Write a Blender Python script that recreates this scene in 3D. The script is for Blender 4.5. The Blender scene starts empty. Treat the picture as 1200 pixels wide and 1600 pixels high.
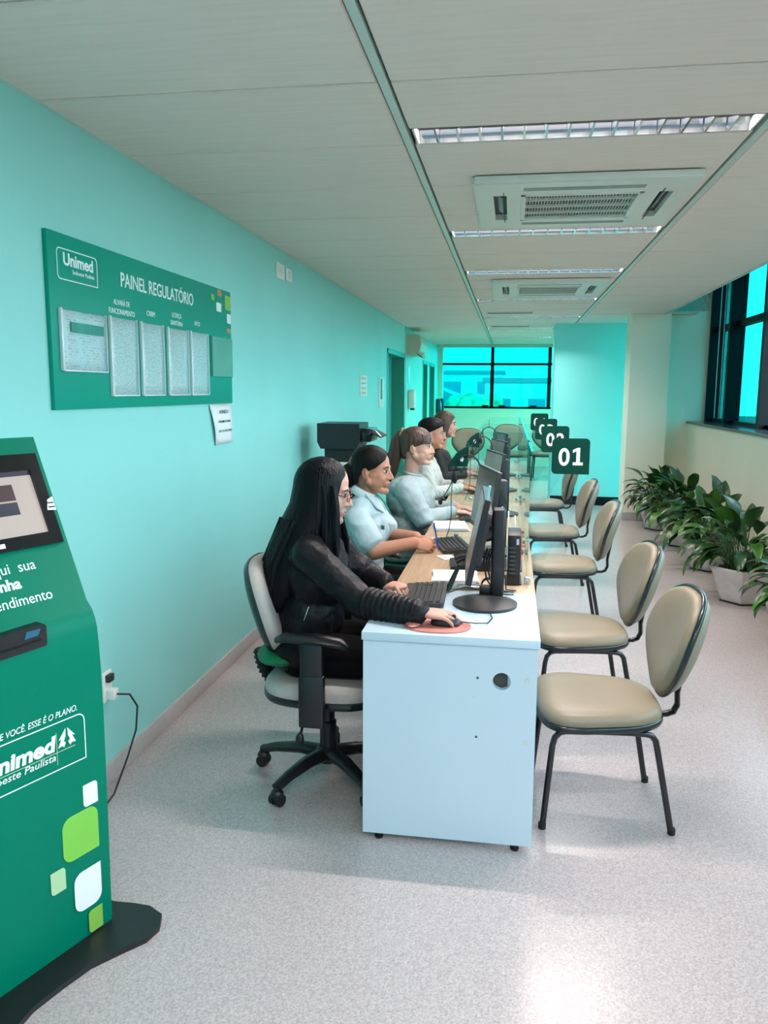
import bpy, bmesh, math, random
from mathutils import Vector, Matrix, Quaternion, noise

scene = bpy.context.scene
COL = scene.collection
PI = math.pi

# ------------------------------------------------------------------ camera
cam_data = bpy.data.cameras.new('camera')
cam_data.sensor_fit = 'VERTICAL'
cam_data.sensor_height = 36.0
cam_data.lens = 1252.6 / 1600.0 * 36.0
cam_data.clip_start = 0.05
cam_data.clip_end = 2000
cam = bpy.data.objects.new('camera', cam_data)
COL.objects.link(cam)
YAW, PITCH, ROLL = 0.155513, 0.150183, 0.006629
_F = Vector((-math.sin(YAW) * math.cos(PITCH), math.cos(YAW) * math.cos(PITCH), -math.sin(PITCH)))
_R = Vector((math.cos(YAW), math.sin(YAW), 0))
_U = _R.cross(_F)
_R2 = math.cos(ROLL) * _R + math.sin(ROLL) * _U
_U2 = -math.sin(ROLL) * _R + math.cos(ROLL) * _U
cm = Matrix.Identity(4)
for i in range(3):
    cm[i][0], cm[i][1], cm[i][2] = _R2[i], _U2[i], -_F[i]
cm[0][3], cm[1][3], cm[2][3] = 0, 0, 1.56
cam.matrix_world = cm
scene.camera = cam

# ------------------------------------------------------------------ world: bright even sky
SKY = 10.0
world = bpy.data.worlds.new('sky')
scene.world = world
world.use_nodes = True
wn = world.node_tree
wn.nodes.clear()
wo = wn.nodes.new('ShaderNodeOutputWorld')
bg = wn.nodes.new('ShaderNodeBackground')
tc = wn.nodes.new('ShaderNodeTexCoord')
sx = wn.nodes.new('ShaderNodeSeparateXYZ')
rp = wn.nodes.new('ShaderNodeValToRGB')
rp.color_ramp.elements[0].position = 0.0
rp.color_ramp.elements[0].color = (0.92, 0.97, 1.0, 1)
rp.color_ramp.elements[1].position = 0.9
rp.color_ramp.elements[1].color = (0.62, 0.80, 1.0, 1)
wn.links.new(tc.outputs['Generated'], sx.inputs[0])
wn.links.new(sx.outputs['Z'], rp.inputs[0])
wn.links.new(rp.outputs[0], bg.inputs['Color'])
bg.inputs['Strength'].default_value = SKY
wn.links.new(bg.outputs[0], wo.inputs[0])

# portals: they only guide the sampling of the sky through the window openings
def portal(loc, rot, sx_, sy_):
    d = bpy.data.lights.new('window_portal', 'AREA')
    d.shape = 'RECTANGLE'
    d.size, d.size_y = sx_, sy_
    d.cycles.is_portal = True
    o = bpy.data.objects.new('window_portal', d)
    COL.objects.link(o)
    o.location = loc
    o.rotation_euler = rot
portal((2.36, 3.4, 2.1), (0, PI / 2, 0), 1.75, 13.7)
portal((0.27, 17.1, 1.84), (-PI / 2, 0, 0), 3.4, 1.3)
portal((1.93, 10.95, 1.24), (0, PI / 2, 0), 2.4, 0.9)
portal((2.12, 14.65, 1.65), (0, PI / 2, 0), 1.5, 4.3)
portal((0.4, -3.4, 1.2), (PI / 2, 0, 0), 3.6, 2.4)

LAMP_POWER = 60.0
LAMP_COLOR = (1.0, 0.86, 0.83)
scene.view_settings.view_transform = 'Standard'
scene.view_settings.look = 'None'
scene.view_settings.exposure = 0.0
scene.view_settings.gamma = 1.0
scene.view_settings.use_curve_mapping = False
scene.cycles.max_bounces = 8
scene.cycles.diffuse_bounces = 5
scene.cycles.glossy_bounces = 3
scene.cycles.transmission_bounces = 4
scene.cycles.transparent_max_bounces = 24
scene.cycles.sample_clamp_indirect = 6.0
scene.cycles.use_denoising = True
scene.cycles.caustics_reflective = False
scene.cycles.caustics_refractive = False

# ------------------------------------------------------------------ materials
MATS = {}
def mat(name, col, rough=0.5, metal=0.0, spec=0.5, var=0.0, vscale=8.0, bump=0.0, bscale=60.0, coat=0.0,
        emit=None, estr=0.0, stretch=None, col2=None, sheen=0.0):
    """Principled material with procedural colour variation and fine relief."""
    m = bpy.data.materials.new(name)
    m.use_nodes = True
    nt = m.node_tree
    b = nt.nodes['Principled BSDF']
    b.inputs['Base Color'].default_value = (*col, 1)
    b.inputs['Roughness'].default_value = rough
    b.inputs['Metallic'].default_value = metal
    b.inputs['Specular IOR Level'].default_value = spec
    b.inputs['Coat Weight'].default_value = coat
    b.inputs['Coat Roughness'].default_value = 0.08
    if sheen:
        b.inputs['Sheen Weight'].default_value = sheen
    if emit:
        b.inputs['Emission Color'].default_value = (*emit, 1)
        b.inputs['Emission Strength'].default_value = estr
    t = nt.nodes.new('ShaderNodeTexCoord')
    src = t.outputs['Object']
    if stretch:
        mp = nt.nodes.new('ShaderNodeMapping')
        mp.inputs['Scale'].default_value = stretch
        nt.links.new(src, mp.inputs[0])
        src = mp.outputs[0]
    if var > 0 or col2:
        n = nt.nodes.new('ShaderNodeTexNoise')
        n.inputs['Scale'].default_value = vscale
        n.inputs['Detail'].default_value = 4
        nt.links.new(src, n.inputs['Vector'])
        r = nt.nodes.new('ShaderNodeValToRGB')
        c2 = col2 if col2 else tuple(max(0, c * (1 - var)) for c in col)
        c1 = col if col2 else tuple(min(1, c * (1 + var)) for c in col)
        r.color_ramp.elements[0].position = 0.35
        r.color_ramp.elements[1].position = 0.65
        r.color_ramp.elements[0].color = (*c2, 1)
        r.color_ramp.elements[1].color = (*c1, 1)
        nt.links.new(n.outputs['Fac'], r.inputs[0])
        nt.links.new(r.outputs[0], b.inputs['Base Color'])
    if bump > 0:
        n2 = nt.nodes.new('ShaderNodeTexNoise')
        n2.inputs['Scale'].default_value = bscale
        n2.inputs['Detail'].default_value = 3
        nt.links.new(src, n2.inputs['Vector'])
        bp = nt.nodes.new('ShaderNodeBump')
        bp.inputs['Strength'].default_value = bump
        bp.inputs['Distance'].default_value = 0.01
        nt.links.new(n2.outputs['Fac'], bp.inputs['Height'])
        nt.links.new(bp.outputs[0], b.inputs['Normal'])
    MATS[name] = m
    return m

def glass(name, tint, refl=0.6, rough=0.0):
    m = bpy.data.materials.new(name)
    m.use_nodes = True
    nt = m.node_tree
    nt.nodes.clear()
    o = nt.nodes.new('ShaderNodeOutputMaterial')
    mx = nt.nodes.new('ShaderNodeMixShader')
    tr = nt.nodes.new('ShaderNodeBsdfTransparent')
    tr.inputs[0].default_value = (*tint, 1)
    gl = nt.nodes.new('ShaderNodeBsdfGlossy')
    gl.inputs['Roughness'].default_value = rough
    fr = nt.nodes.new('ShaderNodeFresnel')
    fr.inputs['IOR'].default_value = 1.45
    mu = nt.nodes.new('ShaderNodeMath')
    mu.operation = 'MULTIPLY'
    mu.inputs[1].default_value = refl
    ge = nt.nodes.new('ShaderNodeNewGeometry')      # reflect on the outer side of the pane only
    iv = nt.nodes.new('ShaderNodeMath'); iv.operation = 'SUBTRACT'; iv.inputs[0].default_value = 1.0
    nt.links.new(ge.outputs['Backfacing'], iv.inputs[1])
    m2 = nt.nodes.new('ShaderNodeMath'); m2.operation = 'MULTIPLY'
    nt.links.new(fr.outputs[0], mu.inputs[0])
    nt.links.new(mu.outputs[0], m2.inputs[0]); nt.links.new(iv.outputs[0], m2.inputs[1])
    nt.links.new(m2.outputs[0], mx.inputs[0])
    nt.links.new(tr.outputs[0], mx.inputs[1])
    nt.links.new(gl.outputs[0], mx.inputs[2])
    nt.links.new(mx.outputs[0], o.inputs[0])
    MATS[name] = m
    return m

def doc_mat(name, scale, head=None, dens=0.5):
    """white sheet with rows of small grey print"""
    m = mat(name, (0.80, 0.80, 0.82), 0.35)
    nt = m.node_tree
    b = nt.nodes['Principled BSDF']
    t = nt.nodes.new('ShaderNodeTexCoord')
    s = nt.nodes.new('ShaderNodeSeparateXYZ')
    nt.links.new(t.outputs['Object'], s.inputs[0])
    w = nt.nodes.new('ShaderNodeMath'); w.operation = 'MULTIPLY'; w.inputs[1].default_value = scale
    nt.links.new(s.outputs['Z'], w.inputs[0])
    f = nt.nodes.new('ShaderNodeMath'); f.operation = 'FRACT'
    nt.links.new(w.outputs[0], f.inputs[0])
    g = nt.nodes.new('ShaderNodeMath'); g.operation = 'GREATER_THAN'; g.inputs[1].default_value = 0.6
    nt.links.new(f.outputs[0], g.inputs[0])
    mp = nt.nodes.new('ShaderNodeMapping'); mp.inputs['Scale'].default_value = (1, 40, scale * 0.9)
    nt.links.new(t.outputs['Object'], mp.inputs[0])
    n = nt.nodes.new('ShaderNodeTexNoise'); n.inputs['Scale'].default_value = 1.0; n.inputs['Detail'].default_value = 2
    nt.links.new(mp.outputs[0], n.inputs['Vector'])
    g2 = nt.nodes.new('ShaderNodeMath'); g2.operation = 'GREATER_THAN'; g2.inputs[1].default_value = dens
    nt.links.new(n.outputs['Fac'], g2.inputs[0])
    mu = nt.nodes.new('ShaderNodeMath'); mu.operation = 'MULTIPLY'
    nt.links.new(g.outputs[0], mu.inputs[0]); nt.links.new(g2.outputs[0], mu.inputs[1])
    mx = nt.nodes.new('ShaderNodeMixRGB')
    mx.inputs[1].default_value = (0.80, 0.80, 0.82, 1)
    mx.inputs[2].default_value = (0.52, 0.55, 0.60, 1)
    nt.links.new(mu.outputs[0], mx.inputs[0])
    nt.links.new(mx.outputs[0], b.inputs['Base Color'])
    return m

mat('wall_cyan_light', (0.285, 0.665, 0.63), 0.5, spec=0.4, var=0.03, vscale=1.2, bump=0.04, bscale=90)  # cyan light from the side windows painted into the left wall
mat('wall_paint', (0.90, 0.88, 0.72), 0.5, spec=0.4, var=0.03, vscale=1.2, bump=0.04, bscale=90)
mat('wall_block_cyan_light', (0.26, 0.84, 0.82), 0.5, spec=0.4, var=0.03, vscale=1.2)  # cyan daylight on the block wall, put into its colour
mat('ceiling_panel', (0.83, 0.72, 0.67), 0.55, spec=0.3, var=0.03, vscale=3, bump=0.12, bscale=40, stretch=(1, 14, 1))
mat('ceiling_gap', (0.16, 0.18, 0.17), 0.8)
mat('rail_metal', (0.62, 0.72, 0.68), 0.35, metal=0.2)
mat('fascia', (0.62, 0.60, 0.55), 0.6)
mat('black_frame', (0.004, 0.005, 0.007), 0.45, spec=0.2)
mat('sill_stone', (0.10, 0.12, 0.13), 0.12, var=0.35, vscale=60)
mat('skirting', (0.46, 0.44, 0.43), 0.35, var=0.05, vscale=30)
mat('door_green', (0.03, 0.30, 0.22), 0.4, var=0.04, vscale=3)
mat('door_leaf', (0.10, 0.36, 0.33), 0.4, var=0.04, vscale=3)
mat('chrome', (0.75, 0.75, 0.76), 0.18, metal=1.0)
mat('mirror_alu', (0.85, 0.86, 0.9), 0.12, metal=1.0)
mat('white_plastic', (0.78, 0.78, 0.75), 0.4, var=0.02)
mat('ac_white', (0.72, 0.74, 0.70), 0.4, var=0.02)
mat('ac_dark', (0.015, 0.02, 0.022), 0.5)
mat('ac_grille', (0.045, 0.038, 0.034), 0.5)
mat('ac_vane', (0.30, 0.36, 0.38), 0.4)
mat('tube_light', (0.9, 0.9, 0.95), 0.4, emit=(0.93, 0.90, 1.0), estr=5.0)
mat('tube_dim', (0.75, 0.78, 0.85), 0.4, emit=(0.9, 0.92, 1.0), estr=1.2)
mat('kiosk_green', (0.0, 0.180, 0.108), 0.35, spec=0.10, var=0.02, vscale=2)
mat('board_green', (0.0, 0.30, 0.215), 0.4, spec=0.2, var=0.02, vscale=2)
mat('sign_green', (0.0, 0.048, 0.033), 0.6, spec=0.15, var=0.03)
mat('print_white', (0.82, 0.86, 0.88), 0.4, var=0.01)
mat('leaf_lime', (0.20, 0.55, 0.07), 0.4, var=0.02)
mat('leaf_pale', (0.42, 0.62, 0.36), 0.4, var=0.02)
mat('leaf_olive', (0.25, 0.50, 0.08), 0.4, var=0.02)
mat('leaf_orange', (0.55, 0.22, 0.10), 0.4, var=0.02)
mat('black_plastic', (0.010, 0.011, 0.013), 0.38, var=0.1, bump=0.03, bscale=300)
mat('black_gloss', (0.006, 0.007, 0.009), 0.12)
mat('black_metal', (0.010, 0.010, 0.012), 0.25, spec=0.6, var=0.1)
mat('charcoal_plastic', (0.025, 0.026, 0.028), 0.45, var=0.1, bump=0.03, bscale=300)
mat('key_plastic', (0.032, 0.033, 0.035), 0.5, var=0.1)
mat('screen_kiosk', (0.30, 0.24, 0.22), 0.2, emit=(0.62, 0.50, 0.46), estr=0.45)
mat('screen_dark', (0.10, 0.085, 0.08), 0.2, spec=0.6, var=0.15, vscale=4)
mat('screen_grey', (0.30, 0.26, 0.24), 0.25, spec=0.6, var=0.2, vscale=5)
mat('tile_maroon', (0.05, 0.02, 0.02), 0.3)
mat('tile_navy', (0.02, 0.02, 0.04), 0.3)
mat('desk_white', (0.52, 0.66, 0.76), 0.35, spec=0.4, var=0.015, vscale=2)
mat('desk_edge', (0.55, 0.60, 0.60), 0.4)
mat('hole_dark', (0.06, 0.07, 0.065), 0.7)
mat('wood_top', (0.47, 0.335, 0.215), 0.38, col2=(0.385, 0.265, 0.165), vscale=5, stretch=(14, 0.7, 1), bump=0.03, bscale=30)
mat('wood_edge', (0.40, 0.27, 0.16), 0.5)
mat('vinyl_beige', (0.245, 0.21, 0.145), 0.42, spec=0.4, var=0.03, vscale=6, bump=0.05, bscale=200)
mat('vinyl_back', (0.24, 0.235, 0.175), 0.42, spec=0.4, var=0.03, vscale=6)
mat('fabric_grey', (0.45, 0.43, 0.40), 0.7, var=0.04, vscale=40, bump=0.05, bscale=300)
mat('fabric_green', (0.012, 0.17, 0.12), 0.7, var=0.08, vscale=60, bump=0.1, bscale=400)
mat('trim_black', (0.006, 0.016, 0.018), 0.22, spec=0.6)
mat('rubber', (0.010, 0.010, 0.010), 0.7)
mat('pad_pink', (0.52, 0.20, 0.17), 0.6, var=0.06, vscale=40)
mat('paper', (0.80, 0.80, 0.82), 0.6, var=0.01)
mat('sleeve_plastic', (0.72, 0.76, 0.80), 0.12, spec=0.7)
mat('blue_plastic', (0.02, 0.09, 0.42), 0.3)
mat('red_plastic', (0.5, 0.06, 0.05), 0.4)
mat('pot_ceramic', (0.62, 0.60, 0.58), 0.35, var=0.08, vscale=14)
mat('soil', (0.04, 0.03, 0.02), 0.9, var=0.4, vscale=50, bump=0.5, bscale=90)
mat('leaf_dark', (0.030, 0.105, 0.022), 0.32, spec=0.55, var=0.35, vscale=6, stretch=(1, 4, 1))
mat('leaf_mid', (0.060, 0.18, 0.022), 0.32, spec=0.55, var=0.35, vscale=6, stretch=(1, 4, 1))
mat('leaf_deep', (0.022, 0.075, 0.028), 0.32, spec=0.55, var=0.35, vscale=6, stretch=(1, 4, 1))
mat('stem_green', (0.10, 0.19, 0.06), 0.5)
mat('acrylic_edge', (0.14, 0.24, 0.24), 0.9, spec=0.0)
mat('cord_black', (0.012, 0.012, 0.013), 0.5)
mat('skin_fair', (0.52, 0.29, 0.225), 0.5, spec=0.35, var=0.05, vscale=18, bump=0.03, bscale=220)
mat('skin_tan', (0.47, 0.22, 0.14), 0.5, spec=0.35, var=0.05, vscale=18, bump=0.03, bscale=220)
mat('lip_rose', (0.36, 0.11, 0.10), 0.4)
mat('eye_white', (0.75, 0.73, 0.70), 0.15)
mat('iris_dark', (0.02, 0.012, 0.008), 0.1)
mat('brow_dark', (0.02, 0.014, 0.011), 0.8)
mat('hair_black', (0.0035, 0.0035, 0.005), 0.42, spec=0.16, var=0.3, vscale=5, bump=0.5, bscale=9, stretch=(9, 9, 0.35))
mat('hair_soft_black', (0.006, 0.0055, 0.006), 0.5, spec=0.15, var=0.3, vscale=5, bump=0.4, bscale=10, stretch=(2, 9, 3))
mat('hair_brown', (0.055, 0.028, 0.018), 0.42, spec=0.45, var=0.45, vscale=5, bump=0.5, bscale=9, stretch=(9, 9, 0.5))
mat('hair_bronde', (0.085, 0.05, 0.028), 0.45, spec=0.4, col2=(0.035, 0.02, 0.013), vscale=4, bump=0.5, bscale=9, stretch=(9, 9, 0.4))
mat('jacket_black', (0.006, 0.0065, 0.009), 0.45, spec=0.22, var=0.25, vscale=14, bump=0.35, bscale=45)
mat('trousers_black', (0.004, 0.004, 0.005), 0.85, spec=0.1, var=0.15, vscale=30)
mat('shirt_green', (0.0, 0.16, 0.06), 0.6, var=0.06, vscale=20)
mat('shirt_blue', (0.45, 0.58, 0.63), 0.75, var=0.04, vscale=9, bump=0.08, bscale=60)
mat('shirt_grey', (0.32, 0.40, 0.42), 0.75, var=0.05, vscale=9, bump=0.08, bscale=60)
mat('top_black', (0.006, 0.006, 0.007), 0.65, var=0.2)
mat('lanyard', (0.45, 0.33, 0.08), 0.6)
mat('glasses_red', (0.12, 0.012, 0.015), 0.2)
mat('glasses_black', (0.01, 0.01, 0.012), 0.2)
mat('gold', (0.7, 0.5, 0.2), 0.25, metal=1.0)
mat('scrunchie', (0.30, 0.22, 0.16), 0.6, col2=(0.05, 0.04, 0.03), vscale=60)
glass('window_tint', (0.02, 0.70, 0.72), 0.5)
glass('window_tint_light', (0.05, 0.40, 0.42), 0.5)
glass('window_dimmed', (0.25, 0.32, 0.38), 0.5)
glass('window_day', (0.74, 0.86, 0.88), 0.5)
glass('added_window_glass', (0.15, 0.95, 0.82), 0.5)
glass('acrylic', (0.90, 0.965, 0.965), 0.9)
glass('spectacle_lens', (0.93, 0.95, 0.95), 0.6)
mat('doc_tinted', (0.12, 0.40, 0.33), 0.6, spec=0.2, var=0.05)
mat('wall_white', (0.74, 0.78, 0.70), 0.5, var=0.02)
mat('print_pinkgrey', (0.5, 0.42, 0.44), 0.6)
mat('ac_beige', (0.52, 0.50, 0.38), 0.45, var=0.02)
mat('phone_navy', (0.02, 0.05, 0.10), 0.35)
mat('slot_teal', (0.02, 0.12, 0.20), 0.3)
mat('socket_grey', (0.22, 0.22, 0.23), 0.5)
mat('cap_cyan_light', (0.25, 0.62, 0.70), 0.4)
mat('grass_out', (0.10, 0.14, 0.09), 0.9, var=0.3, vscale=0.2)
mat('bark_out', (0.10, 0.07, 0.05), 0.9)
mat('foliage_out', (0.16, 0.26, 0.12), 0.8, var=0.5, vscale=1.5)
mat('render_out', (0.7, 0.7, 0.68), 0.8, var=0.05)
mat('render_grey', (0.42, 0.42, 0.44), 0.8, var=0.1)
mat('roof_out', (0.22, 0.20, 0.22), 0.8)
mat('pane_out', (0.15, 0.18, 0.22), 0.2)
mat('logo_teal', (0.02, 0.18, 0.16), 0.5)
doc_mat('doc_print', 130)
doc_mat('doc_print_wide', 100, dens=0.55)
# striped shirt
m = mat('shirt_striped', (0.50, 0.54, 0.50), 0.7)
_nt = m.node_tree
_w = _nt.nodes.new('ShaderNodeTexWave'); _w.inputs['Scale'].default_value = 22; _w.bands_direction = 'Y'; _w.inputs['Distortion'].default_value = 1.0
_t = _nt.nodes.new('ShaderNodeTexCoord'); _nt.links.new(_t.outputs['Object'], _w.inputs['Vector'])
_r = _nt.nodes.new('ShaderNodeValToRGB')
_r.color_ramp.elements[0].color = (0.36, 0.41, 0.40, 1); _r.color_ramp.elements[1].color = (0.58, 0.62, 0.57, 1)
_nt.links.new(_w.outputs['Fac'], _r.inputs[0]); _nt.links.new(_r.outputs[0], _nt.nodes['Principled BSDF'].inputs['Base Color'])
# speckled vinyl floor
m = mat('floor_vinyl', (0.6, 0.5, 0.47), 0.2, spec=0.36)
_nt = m.node_tree
_b = _nt.nodes['Principled BSDF']
_t = _nt.nodes.new('ShaderNodeTexCoord')
_n1 = _nt.nodes.new('ShaderNodeTexVoronoi'); _n1.inputs['Scale'].default_value = 190
_n2 = _nt.nodes.new('ShaderNodeTexNoise'); _n2.inputs['Scale'].default_value = 150; _n2.inputs['Detail'].default_value = 3
_n3 = _nt.nodes.new('ShaderNodeTexNoise'); _n3.inputs['Scale'].default_value = 1.1
for _q in (_n1, _n2, _n3): _nt.links.new(_t.outputs['Object'], _q.inputs['Vector'])
_r1 = _nt.nodes.new('ShaderNodeValToRGB')
_e = _r1.color_ramp.elements
_e[0].position = 0.0; _e[0].color = (0.375, 0.33, 0.33, 1)
_e[1].position = 1.0; _e[1].color = (0.545, 0.495, 0.49, 1)
_nt.links.new(_n1.outputs['Color'], _r1.inputs[0])
_r2 = _nt.nodes.new('ShaderNodeValToRGB')
_r2.color_ramp.elements[0].position = 0.35; _r2.color_ramp.elements[0].color = (0.86, 0.86, 0.86, 1)
_r2.color_ramp.elements[1].position = 0.65; _r2.color_ramp.elements[1].color = (1.08, 1.07, 1.07, 1)
_nt.links.new(_n2.outputs['Fac'], _r2.inputs[0])
_mx = _nt.nodes.new('ShaderNodeMixRGB'); _mx.blend_type = 'MULTIPLY'; _mx.inputs[0].default_value = 1
_nt.links.new(_r1.outputs[0], _mx.inputs[1]); _nt.links.new(_r2.outputs[0], _mx.inputs[2])
_nt.links.new(_mx.outputs[0], _b.inputs['Base Color'])
_mr = _nt.nodes.new('ShaderNodeMapRange'); _mr.inputs['To Min'].default_value = 0.20; _mr.inputs['To Max'].default_value = 0.33
_b.inputs['Roughness'].default_value = 0.24
_bp = _nt.nodes.new('ShaderNodeBump'); _bp.inputs['Strength'].default_value = 0.035; _bp.inputs['Distance'].default_value = 0.01
_n4 = _nt.nodes.new('ShaderNodeTexNoise'); _n4.inputs['Scale'].default_value = 14
_nt.links.new(_t.outputs['Object'], _n4.inputs['Vector']); _nt.links.new(_n4.outputs['Fac'], _bp.inputs['Height']); _nt.links.new(_bp.outputs[0], _b.inputs['Normal'])

# ------------------------------------------------------------------ object helpers
def V(*a): return Vector(a)

def thing(name, label, cat, loc=(0, 0, 0), rz=0.0, group=None):
    o = bpy.data.objects.new(name, None)
    COL.objects.link(o)
    o.location = loc
    o.rotation_euler = (0, 0, rz)
    o.empty_display_size = 0.1
    o['label'] = label
    o['category'] = cat
    if group: o['group'] = group
    return o

def tag(o, label, cat, group=None):
    o['label'] = label
    o['category'] = cat
    if group: o['group'] = group
    return o

def structure(o):
    o['kind'] = 'structure'
    return o

def copy_tree(o, parent=None):
    c = o.copy()
    COL.objects.link(c)
    c.parent = parent
    for ch in o.children:
        copy_tree(ch, c)
    return c

def obj_from_mesh(name, me, m, parent=None, label=None):
    o = bpy.data.objects.new(name, me)
    COL.objects.link(o)
    if m:
        me.materials.clear()
        for q in (m if isinstance(m, (list, tuple)) else [m]):
            me.materials.append(MATS[q])
    if parent: o.parent = parent
    if label: o['label'] = label
    return o

class MB:
    """collects shapes into one mesh"""
    def __init__(self):
        self.bm = bmesh.new()

    def _add(self, verts, faces, M=None):
        vs = [self.bm.verts.new((M @ Vector(v)) if M else Vector(v)) for v in verts]
        out = []
        for f in faces:
            try: out.append(self.bm.faces.new([vs[i] for i in f]))
            except ValueError: pass
        return vs, out

    def box(self, c, s, bev=0.0, seg=2, rot=None):
        tmp = bmesh.new()
        bmesh.ops.create_cube(tmp, size=1)
        for v in tmp.verts: v.co = Vector((v.co.x * s[0], v.co.y * s[1], v.co.z * s[2]))
        if bev > 0:
            bmesh.ops.bevel(tmp, geom=tmp.edges[:], offset=bev, segments=seg, affect='EDGES', profile=0.5)
        M = Matrix.Translation(Vector(c)) @ (rot.to_4x4() if rot else Matrix.Identity(4))
        tmp.verts.ensure_lookup_table()
        self._add([v.co.copy() for v in tmp.verts], [[v.index for v in f.verts] for f in tmp.faces], M)
        tmp.free()
        return self

    def span(self, lo, hi, bev=0.0, seg=2):
        return self.box([(a + b) / 2 for a, b in zip(lo, hi)], [abs(b - a) for a, b in zip(lo, hi)], bev, seg)

    def tube(self, pts, r, n=10, flat=None, caps=True, up=None):
        """swept tube; r scalar or list; flat=(a,b) scales the two cross directions"""
        pts = [Vector(p) for p in pts]
        k = len(pts)
        rs = r if isinstance(r, (list, tuple)) else [r] * k
        tang = []
        for i in range(k):
            a = pts[max(0, i - 1)]; b = pts[min(k - 1, i + 1)]
            tang.append((b - a).normalized())
        ref = Vector(up) if up else (Vector((0, 0, 1)) if abs(tang[0].z) < 0.9 else Vector((1, 0, 0)))
        nrm = (ref - tang[0] * ref.dot(tang[0])).normalized()
        rings = []
        fa, fb = flat if flat else (1, 1)
        for i in range(k):
            if i > 0:
                nrm = (nrm - tang[i] * nrm.dot(tang[i]))
                nrm = nrm.normalized() if nrm.length > 1e-6 else tang[i].orthogonal().normalized()
            bi = tang[i].cross(nrm)
            rings.append([self.bm.verts.new(pts[i] + (nrm * math.cos(2 * PI * j / n) * fa + bi * math.sin(2 * PI * j / n) * fb) * rs[i]) for j in range(n)])
        for i in range(k - 1):
            for j in range(n):
                self.bm.faces.new([rings[i][j], rings[i][(j + 1) % n], rings[i + 1][(j + 1) % n], rings[i + 1][j]])
        if caps:
            self.bm.faces.new(list(reversed(rings[0])))
            self.bm.faces.new(rings[-1])
        return self

    def lathe(self, prof, c=(0, 0, 0), n=24, M=None):
        """prof: list of (radius, z) bottom to top"""
        c = Vector(c)
        T = Matrix.Translation(c) @ (M.to_4x4() if M else Matrix.Identity(4))
        rings = []
        for (r, z) in prof:
            rings.append([self.bm.verts.new(T @ Vector((r * math.cos(2 * PI * j / n), r * math.sin(2 * PI * j / n), z))) for j in range(n)])
        for i in range(len(rings) - 1):
            for j in range(n):
                self.bm.faces.new([rings[i][j], rings[i][(j + 1) % n], rings[i + 1][(j + 1) % n], rings[i + 1][j]])
        self.bm.faces.new(list(reversed(rings[0])))
        self.bm.faces.new(rings[-1])
        return self

    def ell(self, c, r, rot=None, nu=16, nv=10):
        M = Matrix.Translation(Vector(c)) @ (rot.to_4x4() if rot else Matrix.Identity(4))
        vs = [(0, 0, -r[2])]
        for i in range(1, nv):
            a = -PI / 2 + PI * i / nv
            for j in range(nu):
                b = 2 * PI * j / nu
                vs.append((r[0] * math.cos(a) * math.cos(b), r[1] * math.cos(a) * math.sin(b), r[2] * math.sin(a)))
        vs.append((0, 0, r[2]))
        fs = []
        for j in range(nu):
            fs.append([0, 1 + (j + 1) % nu, 1 + j])
            fs.append([len(vs) - 1, 1 + (nv - 2) * nu + j, 1 + (nv - 2) * nu + (j + 1) % nu])
        for i in range(nv - 2):
            for j in range(nu):
                a = 1 + i * nu
                fs.append([a + j, a + (j + 1) % nu, a + nu + (j + 1) % nu, a + nu + j])
        self._add(vs, fs, M)
        return self

    def cap(self, a, b, ra, rb, n=14):
        """tapered limb with round ends"""
        self.tube([a, b], [ra, rb], n)
        self.ell(a, (ra, ra, ra), nu=n, nv=8)
        self.ell(b, (rb, rb, rb), nu=n, nv=8)
        return self

    def prism(self, poly, f, t0, t1):
        """poly: 2D outline; f(u,v,t) -> 3D; thickness from t0 to t1"""
        a = [self.bm.verts.new(f(u, v, t0)) for u, v in poly]
        b = [self.bm.verts.new(f(u, v, t1)) for u, v in poly]
        n = len(poly)
        fa = self.bm.faces.new(list(reversed(a)))
        fb = self.bm.faces.new(b)
        for i in range(n):
            self.bm.faces.new([a[i], a[(i + 1) % n], b[(i + 1) % n], b[i]])
        return self

    def pad(self, outline, prof, f):
        """cushion: outline scaled per layer. prof: list of (scale, height); f maps (u,v,h) -> 3D"""
        rings = []
        for s, hgt in prof:
            rings.append([self.bm.verts.new(f(u * s, v * s, hgt)) for u, v in outline])
        n = len(outline)
        for i in range(len(rings) - 1):
            for j in range(n):
                self.bm.faces.new([rings[i][j], rings[i][(j + 1) % n], rings[i + 1][(j + 1) % n], rings[i + 1][j]])
        for ring, hgt, flip in ((rings[0], prof[0][1], True), (rings[-1], prof[-1][1], False)):
            c = self.bm.verts.new(f(0, 0, hgt))
            for j in range(n):
                q = [ring[j], ring[(j + 1) % n], c]
                self.bm.faces.new(list(reversed(q)) if flip else q)
        return self

    def build(self, name, m, parent=None, smooth=True, ang=40, label=None, fix=True):
        if fix:
            bmesh.ops.recalc_face_normals(self.bm, faces=self.bm.faces[:])
        me = bpy.data.meshes.new(name)
        self.bm.to_mesh(me)
        self.bm.free()
        if smooth:
            me.shade_smooth()
            me.set_sharp_from_angle(angle=math.radians(ang))
        return obj_from_mesh(name, me, m, parent, label)

def superellipse(a, b, p=3.0, n=40):
    out = []
    for i in range(n):
        t = 2 * PI * i / n
        c, s = math.cos(t), math.sin(t)
        out.append((a * math.copysign(abs(c) ** (2 / p), c), b * math.copysign(abs(s) ** (2 / p), s)))
    return out

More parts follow.
